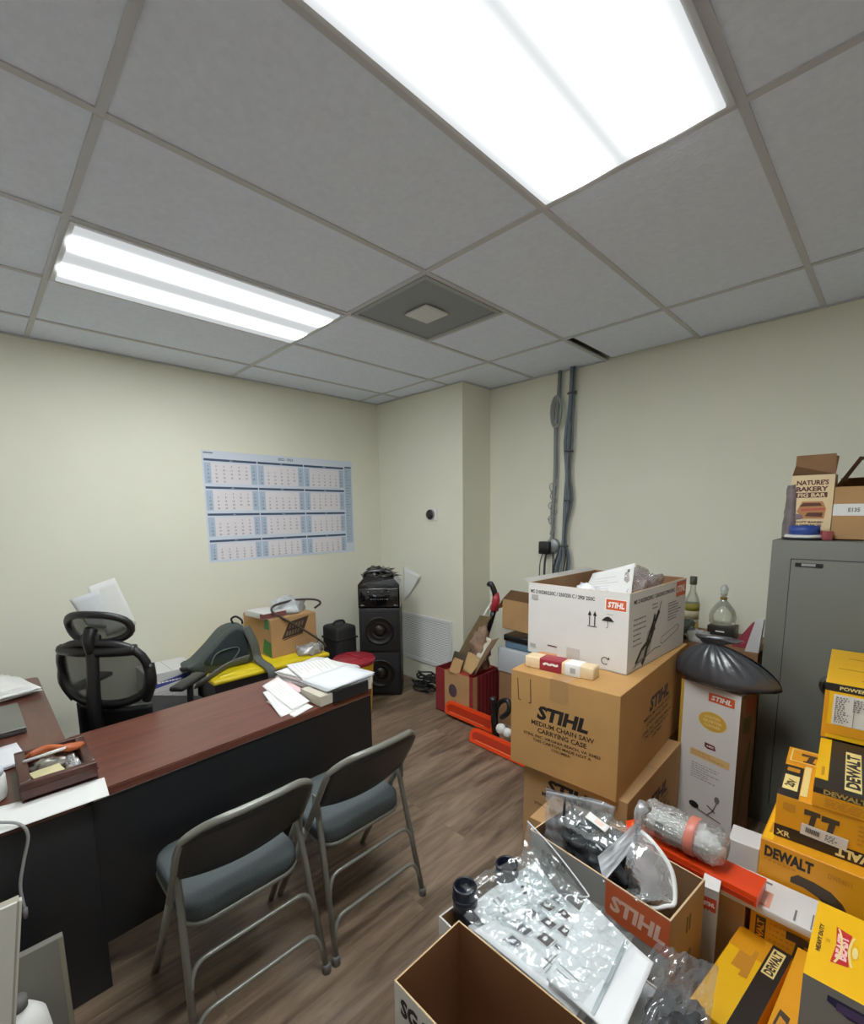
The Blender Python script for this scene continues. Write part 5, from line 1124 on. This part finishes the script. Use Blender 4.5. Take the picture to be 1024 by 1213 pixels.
# middle carton: bagged manuals spilling over
carton('manual_carton', 'open white carton overflowing with bagged manuals, behind the front cardboard box', 'box', (-.89, .893, 0, -4.6, .68, .285, .44), WCARD, closed=False, inner=KRAFT2, edge=WCARD2)
def cup(x, y, label):
    t = thing('black_tube', label, 'tube', (x, y, .02))
    MB().lathe([(.034, 0), (.034, .42), (.037, .425), (.037, .515), (.034, .52), (.030, .515), (.030, .40), (0, .40)], mat('blue_black_plastic', (18, 22, 34), .3), None, 28).build('tube_body', t)
    MB().lathe([(.038, .47), (.0395, .475), (.0395, .482), (.038, .487)], mat('blue_black_plastic', (18, 22, 34), .3), None, 28).build('ridge', t)
cup(-.838, .955, 'black plastic tube standing at the near left corner of the manual carton')
cup(-.800, 1.115, 'black plastic tube standing at the far left corner of the manual carton')
LITE = mat('very_pale_grey', (243, 244, 245), .6); DGR = mat('diagram_grey', (66, 70, 84), .7)
def manual(name, label, P, items, lines=()):
    """glossy instruction sheet with printed boxes"""
    return sheet(name, label, 'manual', P, LITE, 'bagged manuals', thick=.006, curl=.012, items=items, n=16)
# fill below the top layer (stack of booklets)
for k in range(3):
    leaflet_stack('booklet_stack', ['pile of white booklets at the left in the manual carton', 'pile of white booklets in the middle of the manual carton', 'pile of white booklets at the right in the manual carton'][k], 'booklets', -.70+.19*k, 1.03-.015*k, .28, .17, .22, 40, PAPER2, -5, 'booklets in the manual carton', .01, .0042)
manual('manual_sheet', 'large white bagged manual with small warning marks, back left of the manual carton', [(-.825, .96, .475), (-.64, .90, .50), (-.60, 1.125, .53), (-.755, 1.215, .50)],
       [(.30, .62, .05, .05, DGR), (.42, .60, .05, .06, INK), (.40, .70, .04, .04, INKLG), (.62, .45, .06, .10, DGR), (.15, .75, .05, .03, INKG), (.2, .3, .5, .02, INKLG), (.2, .24, .4, .02, INKLG)])
dia = []
for a, b, w, h in ((.08, .72, .16, .10), (.10, .88, .12, .07), (.28, .55, .14, .10), (.10, .50, .10, .12), (.30, .78, .13, .09), (.46, .60, .13, .10), (.20, .30, .12, .10), (.40, .36, .13, .12), (.56, .42, .12, .05), (.24, .12, .12, .10)):
    dia += [(a-.015, b-.015, w+.03, h+.03, INKG), (a-.010, b-.010, w+.02, h+.02, LITE), (a, b, w, h, INKB if w > .125 else DGR), (a+w*.3, b+h*.3, w*.3, h*.4, LITE)]
for k in range(6): dia.append((.60+.03*k, .12+.02*(k % 2), .010, .20+.03*(k % 3), INKG if k % 2 else INKLG))
dia += [(.58, .24, .24, .010, INKG), (.70, .55, .12, .008, INKG), (.72, .58, .10, .008, INKG), (.72, .61, .11, .008, INKG)]
manual('manual_sheet', 'white bagged manual covered in small grey pictures, in the middle of the carton', [(-.725, .862, .53), (-.42, .857, .53), (-.42, 1.07, .55), (-.63, 1.12, .545)], dia)
manual('manual_sheet', 'plain pale bagged manual at the right end of the manual carton', [(-.50, .862, .565), (-.325, .860, .545), (-.335, 1.085, .565), (-.53, 1.115, .58)],
       [(.62, .02, .05, .95, mat('glue_strip', (178, 188, 190), .4)), (.06, .12, .2, .012, INKLG), (.06, .18, .3, .012, INKLG), (.2, .82, .02, .02, LITE)])
FILMG = clear_mat('shiny_wrinkled_film', solid=.05, rough=.19, bump=.3, bscale=8, shine=.055, streak=55)
film('clear_bag', 'shiny clear bag over the back left manual', quadfn([(-.86, .96, .515), (-.62, .91, .535), (-.55, 1.13, .565), (-.77, 1.235, .54)], .014, 5, 2), FILMG, 44, 36, 'clear bags over the manuals')
film('clear_bag', 'shiny clear bag over the picture-covered manual', quadfn([(-.75, .848, .562), (-.40, .846, .575), (-.38, 1.08, .595), (-.64, 1.13, .59)], .014, 5.4, 11), FILMG, 50, 36, 'clear bags over the manuals')
film('clear_bag', 'clear bag corner drooping out between manual carton and logo carton', quadfn([(-.82, 1.262, .60), (-.74, 1.09, .53), (-.60, 1.10, .55), (-.545, 1.15, .558)], .004, 3, 21), clear_mat('very_clear_film', solid=.05, rough=.15, bump=.25, bscale=6, shine=.04), 26, 20, 'clear bags over the manuals')
tag(MB().tube([(-.82, 1.262, .60), (-.70, 1.225, .585), (-.56, 1.165, .565), (-.545, 1.15, .558), (-.60, 1.12, .552)], .0022, mat('zip_white', (222, 224, 226), .4), seg=6, sub=4).build('zip_strip'), 'white zip seal of the drooping clear bag before the logo carton', 'zip seal')
crumple('dark_part', 'dark grey part in clear film at the right end of the manual carton', 'tool part', (-.275, 1.04, .40), (.065, .12, .055), mat('smoky_dark_part', (58, 60, 62), .25, var=.4, scale=16), .15, 9, .8, n=40, amp=.22)
film('clear_bag', 'clear bag spilling over the right end of the manual carton toward the yellow box', quadfn([(-.385, .92, .51), (-.20, 1.0, .47), (-.235, 1.26, .475), (-.36, 1.17, .52)], .018, 3.4, 31), clear_mat('grey_shiny_film', tint=(225, 228, 230), solid=.1, rough=.07, bump=.35, bscale=7, shine=.09), 40, 32, 'clear bags over the manuals')
# front cardboard box, empty
carton('cardboard_box', 'empty open cardboard box in the bottom foreground', 'box', (-.762, .610, 0, 0, .47, .232, .55), WCARD, closed=False, inner=mat('brown_box_inside', (132, 84, 46), .9, var=.05, scale=4), edge=KRAFTL, wall=.004,
       P={'F': [('t', 'SG 20', .085, .50, .042, INK, {'b': .05, 'w': .125})], 'R': [('r', 0, 0, .238, .55, KRAFT2)]})
